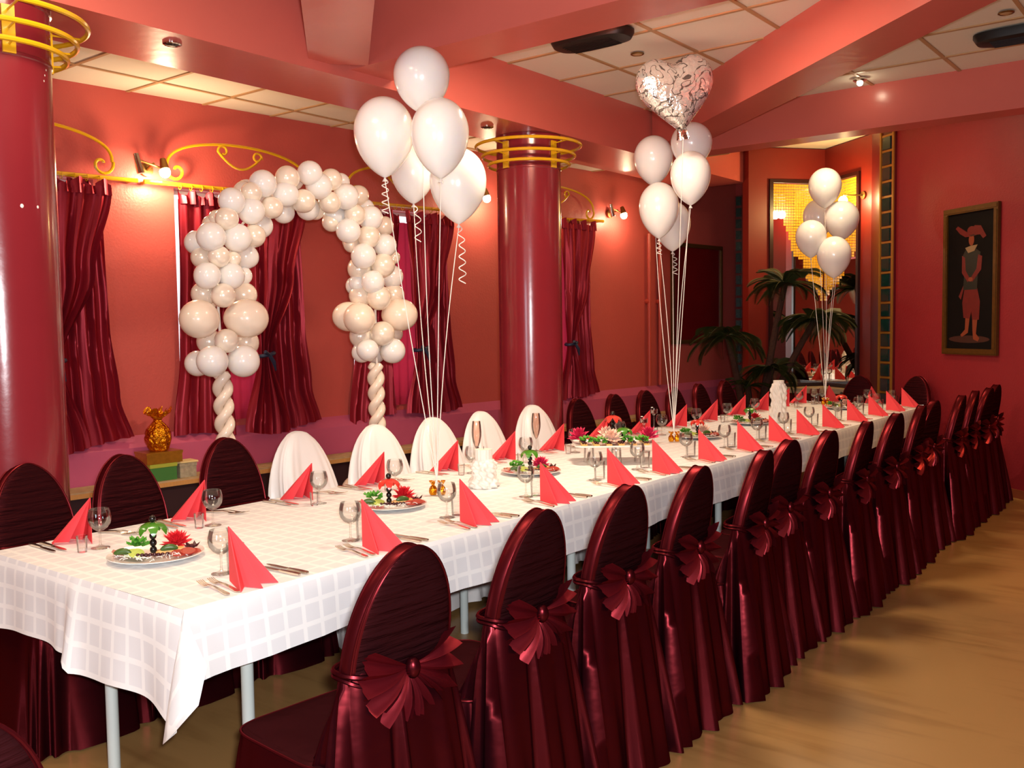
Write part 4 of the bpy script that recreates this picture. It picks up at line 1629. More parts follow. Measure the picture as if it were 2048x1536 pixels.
def lettuce_bm(seed=2):
    rnd = random.Random(seed)
    m = MB()
    for k in range(9):
        a0 = rnd.uniform(0, 6.28)
        c = Vector((rnd.uniform(-0.018, 0.018), rnd.uniform(-0.015, 0.015), 0.008 + 0.003 * k))

        def fn(u, v):
            a = a0 + 2.4 * (u - 0.5)
            rr = 0.030 * v
            z = 0.012 * v + 0.006 * math.sin(u * 22 + k) * v
            return c + Vector((rr * math.cos(a), rr * math.sin(a), z))
        m.grid(fn, 14, 3)
    return m


def leafpalm_bm(n=7, r=0.042, drop=0.036):
    out = []
    for k in range(n):
        a = 2 * PI * k / n
        m = MB()

        def fn(u, v):
            w = (0.015 * math.sin(PI * min(1, 0.12 + 0.86 * v)) ** 0.8) * (2 * u - 1)
            rr = 0.006 + r * math.sin(PI / 2 * v) * 0.95
            z = -drop * v ** 1.8 - 6.0 * w * w
            return Vector((rr * math.cos(a) - w * math.sin(a), rr * math.sin(a) + w * math.cos(a), z))
        m.grid(fn, 6, 8)
        out.append(m)
    return out


PL = plate_bm().mesh('serving_plate', MAT['china'])
FL = {k: flower_bm(0.05, i).mesh('flower', MAT[v], smooth=False) for i, (k, v) in enumerate((('red', 'petal'), ('magenta', 'petalpink'), ('pale pink', 'petalpale')))}
LE_ = lettuce_bm().mesh('lettuce', MAT['lettuce'])
LFG = [q.mesh('leaf', MAT['pepper'], angle=80) for q in leafpalm_bm()]
LFR = [q.mesh('leaf', MAT['redpepper'], angle=80) for q in leafpalm_bm()]
ol = MB()
ol.ball((0, 0, 0), 0.0105, 14, 9, (1, 1, 1.1))
OL = ol.mesh('olive', MAT['olive'])
hm = MB()
hm.grid(lambda u, v: (0.055 * (u - 0.5), 0.036 * (v - 0.5) * (1 - 0.3 * (2 * u - 1) ** 2), 0.006 + 0.007 * math.sin(u * 8) + 0.004 * math.cos(v * 5)), 12, 5)
hm2 = MB()
hm.v = hm.v + [(x, y, z - 0.0035) for x, y, z in hm.v]
HM = hm.mesh('ham_slice', MAT['ham'])
sl = MB()
sl.lathe([(0.0005, 0.0), (0.026, 0.0), (0.027, 0.0015), (0.026, 0.003), (0.0005, 0.003)], 22)
SLm = sl.mesh('salami_slice', MAT['salami'])
CUm = sl.mesh('cucumber_slice', MAT['cucumber'])
CHm_ = MB()
CHm_.box((0, 0, 0.003), (0.06, 0.03, 0.006))
CHm = CHm_.mesh('cheese_slice', MAT['cheese'], smooth=False)
gh = MB()
gh.tube([(0.042 * (t - 0.5) * 1.4, 0.006 * math.sin(3 * t), 0.009 + 0.006 * math.sin(PI * t)) for t in np.linspace(0, 1, 9)], [0.004, 0.0085, 0.0105, 0.0115, 0.012, 0.0115, 0.0105, 0.008, 0.003], 10)
GH = gh.mesh('gherkin', MAT['gherkin'])
bb = MB()
bb.ball((0, 0, 0.0075), 0.0075, 10, 7)
BBm = bb.mesh('berry', MAT['berry'])
on = MB()
for k in range(6):
    a = k * 1.05
    on.add([(0, 0, 0.004), (0.022 * math.cos(a) - 0.009 * math.sin(a), 0.022 * math.sin(a) + 0.009 * math.cos(a), 0.012), (0.032 * math.cos(a + 0.15), 0.032 * math.sin(a + 0.15), 0.026), (0.022 * math.cos(a) + 0.009 * math.sin(a), 0.022 * math.sin(a) - 0.009 * math.cos(a), 0.014)], [(0, 1, 2), (0, 2, 3)])
on.ball((0, 0, 0.010), 0.011, 10, 7)
ONm = on.mesh('red_onion', MAT['redonion'], smooth=False)


def veg_palm(P, kind, where, n_ol=3, rz=0.0, sc=1.0):
    t = thing('pepper_palm', '%s pepper cut as a palm on olives, %s' % (kind, where), 'garnish', P, rz)
    t.scale = (sc, sc, sc)
    for k in range(n_ol):
        link('stem_olive', OL, t, (0, 0, 0.011 + 0.021 * k))
    zt = 0.011 + 0.021 * n_ol
    for q in (LFG if kind == 'green' else LFR):
        link('leaf', q, t, (0, 0, zt))
    link('top_olive', OL, t, (0, 0, zt + 0.010))
    return t


def platter(c, nm, palm, fcol, seed):
    rnd = random.Random(seed)
    B = TT

    def at(x, y, z=0.0):
        p = Vector((c[0], c[1], B)) + CR * x + CA * y
        return (p.x, p.y, B + z)
    tag(link('serving_plate', PL, None, (c[0], c[1], B), CRZ), 'white round serving plate of cold cuts, %s' % nm, 'plate', 'cold cut platters')
    base = 0.019
    veg_palm(at(-0.005, -0.01, base), palm, 'on the ' + nm, 4, rnd.uniform(0, 3), 1.2)
    tag(link('flower', FL[fcol], None, at(0.055, 0.06, base), rnd.uniform(0, 3)), '%s dahlia-like flower lying on the %s' % (fcol, nm), 'flower').scale = (1.25, 1.25, 1.4)
    tag(link('lettuce', LE_, None, at(-0.085, 0.045, base), rnd.uniform(0, 3)), 'curly green lettuce tuft on the %s' % nm, 'lettuce')
    tag(link('red_onion', ONm, None, at(0.115, 0.045, base)), 'dark red onion rosette on the %s' % nm, 'onion')
    for k, (x, y) in enumerate(((-0.125, -0.010), (-0.115, -0.035), (-0.100, -0.060))):
        tag(link('ham_slice', HM, None, at(x, y, base + 0.004 * k), CRZ + 0.3 * k - 0.4), '%s ham slice at the left of the %s' % (('back', 'middle', 'front')[k], nm), 'ham', 'ham slices')
    for k, (x, y) in enumerate(((-0.070, -0.050), (-0.055, -0.065), (-0.040, -0.078))):
        o = tag(link('cucumber_slice', CUm, None, at(x, y, base + 0.010 + 0.003 * k), 0), '%s pale cucumber slice of the fan on the %s' % (('left', 'middle', 'right')[k], nm), 'cucumber', 'cucumber slices')
        o.rotation_euler = (0.35, 0.1 * k, CRZ)
    for k, (x, y) in enumerate(((0.02, 0.005), (0.045, -0.005), (0.07, 0.0))):
        tag(link('cheese_slice', CHm, None, at(x, y, base + 0.006 * k), CRZ + 0.2 * k), '%s orange cheese slice on the %s' % (('left', 'middle', 'right')[k], nm), 'cheese', 'cheese slices')
    for k, (x, y) in enumerate(((0.135, 0.005), (0.120, -0.025), (0.100, -0.050), (0.128, -0.035))):
        o = tag(link('salami_slice', SLm, None, at(x, y, base + 0.004 * k)), '%s salami slice at the right of the %s' % (('back', 'second', 'third', 'front')[k], nm), 'salami', 'salami slices')
        o.rotation_euler = (0.2, 0.1, CRZ)
    for k, (x, y, a) in enumerate(((0.060, -0.030, 0.35), (-0.085, -0.088, 0.1))):
        tag(link('gherkin', GH, None, at(x, y, base + 0.010), CRZ + a), 'green gherkin at the %s of the %s' % (('right', 'left front')[k], nm), 'gherkin', 'gherkins')
    for k in range(8):
        x = -0.03 + 0.014 * k
        tag(link('berry', BBm, None, at(x, -0.088 + 0.020 * (k / 8) ** 2 + rnd.uniform(-0.004, 0.004), base + 0.004)), '%s dark berry from the left in the front row of the %s' % (ORD[k], nm), 'berry', 'dark berries on the ' + nm)
    m = MB()
    for k in range(46):
        a = rnd.uniform(-2.6, -0.25)
        rr = rnd.uniform(0.098, 0.138)
        p = Vector((rr * math.cos(a), rr * math.sin(a), base + rnd.uniform(0.002, 0.012)))
        d = Vector((rnd.uniform(-1, 1), rnd.uniform(-1, 1), rnd.uniform(-0.3, 0.3))).normalized() * 0.009
        m.tube([p - d, p + Vector((0, 0, 0.002)), p + d], 0.0013, 4)
    o = obj('grated_radish', m, MAT['china'], None, (c[0], c[1], B), CRZ)
    tag(o, 'white grated radish along the front rim of the %s' % nm, 'radish', None, 'stuff')


platter((-0.02, 0.31), 'nearest platter', 'green', 'red', 1)
platter((0.00, 1.48), 'second platter', 'red', 'red', 2)
platter((-0.055, 2.63), 'third platter', 'green', 'magenta', 3)
platter((-0.03, 4.60), 'fourth platter', 'red', 'pale pink', 4)
platter((-0.10, 5.66), 'fifth platter', 'green', 'red', 5)
platter((0.06, 7.36), 'farthest platter', 'red', 'pale pink', 6)

# raised tray on upturned tumblers
TC = Vector((0.09, 3.27, 0))
UP = tumbler_bm(0.098, 0.033).mesh('tumbler', MAT['glassthick'])
for k, (x, y, w) in enumerate(((-0.15, 0.0, 'left'), (0.15, -0.02, 'right'), (0.0, 0.12, 'back'), (0.0, -0.12, 'front'))):
    p = TC + CR * x + CA * y
    o = tag(link('tumbler', UP, None, (p.x, p.y, TT + 0.098)), 'upturned tumbler carrying the %s of the canape tray' % w, 'tumbler', 'tumblers under the tray')
    o.rotation_euler = (PI, 0, 0)
TRZ = TT + 0.1005
m = MB()
out = rrect(0.25, 0.165, 40, 0.25)
rs = [[(x * f, y * f, z) for x, y in out] for f, z in ((0.86, 0.0), (0.97, 0.004), (1.0, 0.013), (0.985, 0.014), (0.95, 0.007), (0.86, 0.004), (0.3, 0.004))]
m.rings(rs, cap0=True, cap1=True)
tag(obj('serving_tray', m, MAT['china'], None, (TC.x, TC.y, TRZ), CRZ), 'white tray of canapes raised on upturned tumblers', 'tray')


def tat(x, y, z=0.008):
    p = TC + CR * x + CA * y
    return (p.x, p.y, TRZ + z)


cb = MB()
cb.box((0, 0, 0.005), (0.034, 0.026, 0.010))
CBm = cb.mesh('base', MAT['toast'], smooth=False)
ROWN, COLN = ['front', 'second', 'third', 'back'], ['far left', 'left', 'middle', 'right', 'far right', 'outermost right', 'seventh']
for i in range(4):
    for j in range(6):
        x, y = -0.185 + 0.073 * j, -0.105 + 0.066 * i
        if i > 1 and j in (2, 3):
            continue
        t = thing('canape', 'canape with berry, %s row, place %s from the left, on the tray' % (ROWN[i], ORD[j]), 'canape', tat(x, y), CRZ, 'canapes on the raised tray')
        link('base', CBm, t)
        link('berry', BBm, t, (0.006, 0, 0.010))
        link('berry', BBm, t, (-0.008, 0.004, 0.010))
veg_palm(tat(0.0, 0.05), 'red', 'tallest on the raised tray', 6, 0.3, 1.2)
veg_palm(tat(0.06, 0.03), 'green', 'on the raised tray', 3, 0.9, 1.25)
for (fx, fy, cc, lab) in ((-0.205, 0.055, 'magenta', 'magenta flower at the left end of the raised tray'), (0.215, 0.05, 'magenta', 'magenta flower at the right end of the raised tray'), (-0.02, -0.055, 'pale pink', 'pale pink flower in the middle front of the raised tray'), (-0.03, 0.09, 'pale pink', 'pale pink flower behind the tall pepper palm on the tray')):
    o = tag(link('flower', FL[cc], None, tat(fx, fy, 0.012), 0.5), lab, 'flower')
    o.scale = (1.5, 1.5, 1.9)
for (fx, fy, lab) in ((-0.09, -0.075, 'curly lettuce tuft left of the pale flower on the tray'), (0.07, -0.02, 'curly lettuce tuft right of the pale flower on the tray'), (-0.17, -0.02, 'curly lettuce tuft by the left magenta flower on the tray'), (0.16, -0.03, 'curly lettuce tuft by the right magenta flower on the tray')):
    tag(link('lettuce', LE_, None, tat(fx, fy, 0.012), 0.4), lab, 'lettuce')

# ------------------------------------------------------------------ candles, flutes, tea lights


def carved_candle(loc, h, r, top, label):
    m = MB()
    n = 96
    rs = []
    N = 46
    for i in range(N + 1):
        t = i / N
        row = []
        for k in range(n):
            a = 2 * PI * k / n
            if t < top:
                q = t / top
                base = r * (1.0 - 0.22 * q + 0.08 * math.sin(q * PI * 3.2))
                f = 0.14 * math.sin(7 * a + 5.5 * q * PI * (1 if k % 2 else 1)) * math.sin(q * PI * 5 + 0.6) + 0.09 * abs(math.sin(5 * a - 9 * q)) + 0.05 * math.sin(13 * a + 20 * q)
                rr = base * (0.86 + f)
            else:
                rr = r * 0.58 * (0.96 + 0.06 * abs(math.sin(7 * a)))
            row.append((rr * math.cos(a), rr * math.sin(a), h * t))
        rs.append(row)
    m.rings(rs, cap0=True, cap1=True)
    o = tag(obj('carved_candle', m, MAT['candle'], None, loc, angle=80), label, 'candle')
    m = MB()
    m.tube([(0, 0, h - 0.002), (0.002, 0, h + 0.014)], 0.0014, 6)
    obj('wick', m, MAT['wick'], o)


carved_candle((0.014, 2.136, TT), 0.195, 0.076, 0.72, 'short white carved candle with ruffled sides, beside the near balloon weight')
carved_candle((0.03, 5.93, TT - 0.003), 0.345, 0.074, 0.93, 'tall white carved candle near the far end of the table')

fb = MB()
fb.lathe([(0.0035, 0.085), (0.010, 0.094), (0.022, 0.125), (0.0285, 0.16), (0.0295, 0.185), (0.027, 0.225), (0.0235, 0.252), (0.0225, 0.252), (0.026, 0.224), (0.0283, 0.185), (0.0272, 0.16), (0.0205, 0.127), (0.008, 0.099), (0.0005, 0.096)], 24)
FB = fb.mesh('bowl', MAT['pinkglass'])
fs_ = MB()
fs_.lathe([(0.0005, 0.0), (0.033, 0.0), (0.0335, 0.002), (0.014, 0.006), (0.005, 0.012), (0.0034, 0.03), (0.0034, 0.08), (0.006, 0.092), (0.0005, 0.096)], 20)
FS = fs_.mesh('stem', MAT['glass'])
two('champagne_flute', FB, 'bowl', FS, 'stem', 'rose tinted champagne flute before the third white chair', 'champagne flute', (-0.575, 2.78, TT), 0, 'champagne flutes of the bridal pair')
two('champagne_flute', FB, 'bowl', FS, 'stem', 'rose tinted champagne flute before the white chair nearest the column', 'champagne flute', (-0.565, 3.37, TT), 0, 'champagne flutes of the bridal pair')

for (x, y, h, lab) in ((0.041, 3.711, 0.19, 'tea light on a slim glass stem, lower one behind the tray'), (-0.092, 4.076, 0.215, 'tea light on a slim glass stem, taller one behind the tray')):
    t = thing('tea_light_holder', lab, 'candle holder', (x, y, TT))
    m = MB()
    m.lathe([(0.0005, 0.0), (0.032, 0.0), (0.03, 0.004), (0.006, 0.012), (0.0045, 0.03), (0.0045, h - 0.012), (0.012, h - 0.004), (0.0005, h - 0.002)], 18)
    obj('stem', m, MAT['glassthick'], t)
    m = MB()
    m.lathe([(0.0005, h), (0.0245, h), (0.026, h + 0.03), (0.0248, h + 0.03), (0.023, h + 0.003), (0.0005, h + 0.003)], 20)
    obj('cup', m, MAT['glass'], t)
    m = MB()
    m.lathe([(0.0005, h + 0.004), (0.0215, h + 0.004), (0.0215, h + 0.022), (0.0005, h + 0.021)], 18)
    obj('tea_light', m, MAT['chrome'], t)
    m = MB()
    m.tube([(0, 0, h + 0.02), (0, 0, h + 0.036)], 0.0012, 5)
    for k in range(5):
        a = 2 * PI * k / 5
        m.ball((-0.014 + 0.005 * math.cos(a), 0.005 * math.sin(a), h + 0.040), 0.0032, 6, 4)
    obj('wick', m, MAT['candle'], t)

# ------------------------------------------------------------------ balloon bunches
env = MB()
prof = []
for k in range(25):
    t = PI * k / 24
    z = math.cos(t)
    z = z * 0.84 if z > 0 else z * 1.16
    r_ = math.sin(t)
    if t > PI / 2:
        q = (t - PI / 2) / (PI / 2)
        r_ = (1 - math.sin(q * PI / 2) ** 2.1) ** 0.78
    prof.append((max(r_, 0.012), z))
env.lathe(prof, 36)
ENV = {k: env.mesh('skin', MAT[k]) for k in ('white', 'pearl', 'peach')}
kn_ = MB()
kn_.lathe([(0.004, 0.012), (0.007, 0.006), (0.0045, -0.001), (0.009, -0.010), (0.014, -0.018), (0.011, -0.018), (0.003, -0.008)], 12)
KN = kn_.mesh('knot', MAT['white'])


def balloon(P, rx, rz, anchor, label, group, curl=None, lean=(0, 0)):
    t = thing('balloon', label, 'balloon', P, 0, group)
    t.rotation_euler = (lean[0], lean[1], 0)
    s = link('skin', ENV['white'], t)
    s.scale = (rx, rx, rz)
    zb = -rz * 1.155
    link('knot', KN, t, (0, 0, zb))
    Mr = t.rotation_euler.to_matrix()
    loc = Mr.inverted() @ (Vector(anchor) - Vector(P))
    a = Vector((0, 0, zb - 0.012))
    m = MB()
    pts = []
    sag = Vector((random.uniform(-0.02, 0.02), random.uniform(-0.02, 0.02), 0))
    for k in range(17):
        q = k / 16
        pts.append(a.lerp(loc, q) + sag * math.sin(PI * q))
    m.tube(pts, 0.0022, 6)
    obj('ribbon', m, MAT['ribbon'], t)
    if curl:
        m = MB()
        ln, turns, dx = curl
        pts = []
        for k in range(turns * 10 + 1):
            q = k / (turns * 10)
            an = 2 * PI * turns * q
            pts.append(a + Vector((dx * min(1, q * 4) + 0.020 * math.cos(an) * (0.4 + 0.6 * q), 0.020 * math.sin(an), -ln * q)))
        m.tube(pts, 0.0028, 5)
        obj('curled_ribbon', m, MAT['ribbon'], t)


BUNCH = [((-0.155, 1.91, 2.812), 0.138, 0.162, (-0.03, 1.83, 0.82), 'white balloon, topmost of the nearest bunch', 'white balloons of the nearest bunch', None, (0.0, 0.0)), ((-0.403, 1.888, 2.571), 0.152, 0.203, (-0.03, 1.83, 0.82), 'white balloon, left one of the nearest bunch', 'white balloons of the nearest bunch', (0.17, 4, 0.0), (0.0, 0.0)), ((0.046, 1.814, 2.494), 0.137, 0.189, (-0.03, 1.83, 0.82), 'white balloon, front right one of the nearest bunch', 'white balloons of the nearest bunch', None, (0.0, 0.0)), ((-0.591, 2.291, 2.444), 0.122, 0.161, (-0.03, 1.83, 0.82), 'white balloon, half hidden lower one of the nearest bunch', 'white balloons of the nearest bunch', (0.2, 3, 0.03), (0.0, 0.0)), ((-0.206, 2.227, 2.342), 0.149, 0.199, (-0.03, 1.83, 0.82), 'white balloon, lowest right one of the nearest bunch', 'white balloons of the nearest bunch', (0.3, 5, 0.02), (0.0, 0.0)), ((-0.353, 4.55, 2.78), 0.141, 0.181, (-0.06, 4.3, 0.82), 'white balloon, upper left one under the foil heart', 'white balloons of the heart bunch', None, (0.0, 0.0)), ((-0.007, 4.469, 2.831), 0.142, 0.16, (-0.06, 4.3, 0.82), 'white balloon, top right one beside the foil heart', 'white balloons of the heart bunch', None, (0.0, 0.0)), ((0.145, 4.159, 2.559), 0.132, 0.178, (-0.06, 4.3, 0.82), 'white balloon, right front one of the heart bunch', 'white balloons of the heart bunch', None, (0.0, 0.0)), ((-0.233, 4.412, 2.405), 0.141, 0.198, (-0.06, 4.3, 0.82), 'white balloon, lower left one of the heart bunch', 'white balloons of the heart bunch', (0.1, 3, 0.0), (0.0, 0.0)), ((-0.349, 4.824, 2.33), 0.135, 0.187, (-0.06, 4.3, 0.82), 'white balloon, lowest one of the heart bunch, partly hidden', 'white balloons of the heart bunch', (0.16, 4, 0.02), (0.0, 0.0)), ((-0.273, 7.816, 2.92), 0.158, 0.198, (-0.2, 7.66, 0.82), 'white balloon, topmost of the farthest bunch', 'white balloons of the farthest bunch', None, (0.0, 0.0)), ((-0.446, 8.117, 2.655), 0.154, 0.205, (-0.2, 7.66, 0.82), 'white balloon, half hidden one of the farthest bunch', 'white balloons of the farthest bunch', None, (0.0, 0.0)), ((-0.153, 7.948, 2.603), 0.169, 0.199, (-0.2, 7.66, 0.82), 'white balloon, right one of the farthest bunch', 'white balloons of the farthest bunch', None, (0.0, 0.0)), ((-0.324, 7.583, 2.408), 0.146, 0.185, (-0.2, 7.66, 0.82), 'white balloon, left one of the farthest bunch', 'white balloons of the farthest bunch', None, (0.0, 0.0)), ((-0.114, 7.631, 2.224), 0.16, 0.203, (-0.2, 7.66, 0.82), 'white balloon, lowest one of the farthest bunch', 'white balloons of the farthest bunch', None, (0.0, 0.0))]
for (P, rx, rz, anchor, label, group, curl, lean) in BUNCH:
    balloon(P, rx, rz, anchor, label, group, curl, lean)


def foilmat():
    m = bpy.data.materials.new('heart_foil_printed')
    m.use_nodes = True
    nt = m.node_tree
    b = nt.nodes['Principled BSDF']
    b.inputs['Metallic'].default_value = 0.7
    b.inputs['Roughness'].default_value = 0.14
    tc = nt.nodes.new('ShaderNodeTexCoord')
    nz = nt.nodes.new('ShaderNodeTexNoise')
    nz.inputs['Scale'].default_value = 1.9
    nz.inputs['Detail'].default_value = 1.5
    nz.inputs['Distortion'].default_value = 2.2
    nt.links.new(tc.outputs['Object'], nz.inputs['Vector'])
    sb = nt.nodes.new('ShaderNodeMath')
    sb.operation = 'SUBTRACT'
    sb.inputs[1].default_value = 0.5
    ab = nt.nodes.new('ShaderNodeMath')
    ab.operation = 'ABSOLUTE'
    ls = nt.nodes.new('ShaderNodeMath')
    ls.operation = 'LESS_THAN'
    ls.inputs[1].default_value = 0.026
    nt.links.new(nz.outputs['Fac'], sb.inputs[0])
    nt.links.new(sb.outputs[0], ab.inputs[0])
    nt.links.new(ab.outputs[0], ls.inputs[0])
    mx = nt.nodes.new('ShaderNodeMix')
    mx.data_type = 'RGBA'
    mx.inputs[6].default_value = (0.93, 0.91, 0.88, 1)
    mx.inputs[7].default_value = (0.22, 0.19, 0.18, 1)
    nt.links.new(ls.outputs[0], mx.inputs[0])
    nt.links.new(mx.outputs[2], b.inputs['Base Color'])
    n2 = nt.nodes.new('ShaderNodeTexNoise')
    n2.inputs['Scale'].default_value = 7
    nt.links.new(tc.outputs['Object'], n2.inputs['Vector'])
    bp = nt.nodes.new('ShaderNodeBump')
    bp.inputs['Strength'].default_value = 0.5
    bp.inputs['Distance'].default_value = 0.02
    nt.links.new(n2.outputs['Fac'], bp.inputs['Height'])
    nt.links.new(bp.outputs[0], b.inputs['Normal'])
    return m


# foil heart: local x right, z up, y through the thickness
hb = MB()
n = 72
def hpt(a):
    x, z = 16 * math.sin(a) ** 3 / 16.0, (13 * math.cos(a) - 5 * math.cos(2 * a) - 2 * math.cos(3 * a) - math.cos(4 * a) + 2.5) / 14.5
    return (0.62 * x + 0.38 * math.sin(a) * 1.02, 0.64 * z + 0.36 * math.cos(a) * 0.98 - 0.02)
for sg in (1, -1):
    rs = []
    for i in range(13):
        s = math.sin(PI / 2 * i / 12)
        th = 0.42 * math.sqrt(max(0, 1 - s * s)) ** 0.85
        row = []
        for k in range(n):
            a = 2 * PI * k / n
            x, z = hpt(a)
            cr = 1 + (0.012 * math.sin(36 * a) if i == 12 else 0)
            w = 0.035 * math.sin(26 * a) * s ** 6 * (1 - s ** 8)
            row.append((x * s * cr, sg * (th + w), z * s * cr))
        rs.append(row)
    hb.rings(rs)
HP = Vector((0.20, 3.86, 3.035))
ht = thing('heart_balloon', 'silver foil heart balloon printed with roses above the middle bunch', 'balloon', HP)
ht.rotation_euler = (0, R(-9), R(38 + 8))
o = obj('skin', hb, foilmat(), ht, angle=60)
o.scale = (0.250, 0.24, 0.246)
m = MB()
m.grid(lambda u, v: (0.03 * (1 + 0.5 * v) * (u - 0.5) * 2, 0.008 * math.sin(u * 9), -0.235 - 0.07 * v), 8, 4)
obj('filling_neck', m, MAT['foil'], ht)
m = MB()
loc = (Matrix.Rotation(R(46), 3, 'Z') @ Matrix.Rotation(R(-9), 3, 'Y')).inverted() @ (Vector((-0.06, 4.30, 0.82)) - HP)
m.tube([Vector((0, 0, -0.29)).lerp(loc, k / 12) for k in range(13)], 0.0022, 6)
obj('ribbon', m, MAT['ribbon'], ht)

# weights: two gold wrapped sweets with a white bow
for (x, y, nm) in ((-0.03, 1.83, 'nearest bunch'), (-0.06, 4.30, 'heart balloon bunch'), (-0.20, 7.66, 'farthest bunch')):
    t = thing('balloon_weight', 'gold foil wrapped balloon weight with white ribbon under the %s' % nm, 'balloon weight', (x, y, TT))
    for k, (dx, rz) in enumerate(((-0.020, 0.3), (0.022, -0.5))):
        m = MB()
        d = CR * dx
        m.lathe([(0.0005, 0.0), (0.016, 0.002), (0.021, 0.015), (0.020, 0.032), (0.013, 0.044), (0.006, 0.049), (0.014, 0.060), (0.021, 0.071), (0.017, 0.070), (0.004, 0.052)], 11, (d.x, d.y, 0))
        obj('wrapped_sweet', m, MAT['gold'], t, angle=15)
    m = MB()
    for k in range(6):
        a = k * 1.05
        m.tube([(0, 0, 0.055), (0.02 * math.cos(a), 0.02 * math.sin(a), 0.075), (0.035 * math.cos(a), 0.035 * math.sin(a), 0.058)], 0.003, 5, flat=0.4)
    obj('bow', m, MAT['ribbon'], t)

# ------------------------------------------------------------------ balloon arch
AX = -1.8
arch = thing('balloon_arch', 'white and pearl balloon arch standing behind the white chairs', 'balloon arch', (AX, 2.52, 0))
ARCH = [('w', 2.14, 2.467, 0.08, 0.075), ('p', 2.331, 2.522, 0.08, 0.069), ('w', 2.514, 2.574, 0.08, 0.072), ('p', 2.694, 2.555, 0.08, 0.064), ('W', 2.905, 2.577, -0.06, 0.05), ('P', 2.1, 2.429, -0.06, 0.053), ('p', 2.054, 2.403, 0.08, 0.058), ('w', 1.911, 2.342, 0.08, 0.071), ('w', 2.313, 2.422, 0.08, 0.074), ('w', 2.588, 2.5, 0.08, 0.077), ('w', 2.819, 2.456, 0.08, 0.078), ('P', 3.066, 2.501, -0.06, 0.06), ('p', 2.206, 2.328, 0.08, 0.061), ('p', 2.458, 2.393, 0.08, 0.067), ('p', 2.678, 2.402, 0.08, 0.064), ('w', 2.05, 2.293, 0.08, 0.073), ('W', 2.407, 2.327, -0.06, 0.059), ('W', 2.609, 2.368, -0.06, 0.065), ('P', 2.671, 2.358, -0.06, 0.049), ('P', 1.903, 2.248, -0.06, 0.044), ('p', 1.873, 2.234, 0.08, 0.062), ('W', 2.842, 2.339, -0.06, 0.071), ('P', 2.808, 2.295, -0.06, 0.054), ('p', 2.898, 2.34, 0.08, 0.065), ('W', 3.127, 2.422, -0.06, 0.052), ('w', 3.039, 2.331, 0.08, 0.076), ('P', 3.303, 2.302, -0.06, 0.06), ('W', 2.221, 2.227, -0.06, 0.066), ('w', 1.76, 2.119, 0.08, 0.076), ('w', 1.942, 2.124, 0.08, 0.077), ('p', 2.067, 2.146, 0.08, 0.061), ('w', 2.833, 2.229, 0.08, 0.074), ('p', 3.023, 2.201, 0.08, 0.069), ('w', 3.173, 2.151, 0.08, 0.073), ('P', 2.992, 2.158, -0.06, 0.051), ('P', 1.788, 2.008, -0.06, 0.055), ('p', 1.809, 2.008, 0.08, 0.058), ('W', 2.103, 2.03, -0.06, 0.065), ('p', 1.911, 1.998, 0.08, 0.04), ('w', 2.967, 2.068, 0.08, 0.077), ('P', 3.395, 2.084, -0.06, 0.04), ('P', 3.061, 1.991, -0.06, 0.073), ('p', 3.151, 2.013, 0.08, 0.075), ('w', 1.726, 1.894, 0.08, 0.069), ('w', 1.89, 1.896, 0.08, 0.071), ('W', 2.08, 1.908, -0.06, 0.046), ('W', 3.372, 1.946, -0.06, 0.071), ('W', 3.041, 1.888, -0.06, 0.056), ('w', 3.048, 1.891, 0.08, 0.072), ('P', 1.792, 1.79, -0.06, 0.062), ('p', 1.83, 1.779, 0.08, 0.065), ('P', 2.085, 1.791, -0.06, 0.065), ('P', 3.061, 1.803, -0.06, 0.069), ('p', 3.103, 1.783, 0.08, 0.077), ('P', 3.387, 1.813, -0.06, 0.067), ('b', 1.663, 1.64, 0.08, 0.119), ('b', 1.994, 1.643, 0.08, 0.125), ('B', 2.942, 1.655, -0.06, 0.102), ('b', 2.914, 1.64, 0.08, 0.115), ('b', 3.31, 1.665, 0.08, 0.122), ('P', 1.819, 1.506, -0.06, 0.063), ('p', 1.841, 1.509, 0.08, 0.064), ('P', 2.087, 1.496, -0.06, 0.065), ('P', 3.063, 1.517, -0.06, 0.073), ('p', 3.13, 1.533, 0.08, 0.077), ('P', 3.384, 1.529, -0.06, 0.054), ('w', 1.74, 1.393, 0.08, 0.082), ('w', 1.958, 1.384, 0.08, 0.087), ('W', 3.06, 1.401, -0.06, 0.06), ('w', 2.987, 1.421, 0.08, 0.068), ('w', 3.229, 1.41, 0.08, 0.08)]
sb_ = MB()
prof = []
for k in range(19):
    t = PI * k / 18
    z = math.cos(t)
    prof.append((max(math.sin(t) * (1 if z > 0 else 1 - 0.08 * z * z), 0.01), z * 0.98 if z > 0 else z * 1.06))
sb_.lathe(prof, 24)
SB = {k: sb_.mesh('balloon', MAT[k]) for k in ('white', 'pearl', 'peach')}
rnd = random.Random(4)
for k, y, z, off, r_ in ARCH:
    mk = {'w': 'white', 'p': 'pearl', 'b': 'peach'}[k.lower()]
    o = link('balloon', SB[mk], arch, (off, y - 2.52, z))
    s = r_ * 1.13
    if k in 'WPB':
        s = r_ * 1.2
    o.scale = (s, s, s)
    # knots point to the middle of the garland
    cy = min(max(y, 1.0), 4.0) - 2.52
    d = Vector((off, rnd.uniform(-0.3, 0.3), rnd.uniform(-0.3, 0.3))).normalized()
    if k in 'bB':
        d = Vector((off * 1.5, (y - 1.83) if y < 2.5 else (y - 3.12), 0.0)).normalized()
        o.scale = (s * 0.84, s * 0.84, s * 0.93)
    o.rotation_euler = d.to_track_quat('Z', 'Y').to_euler()
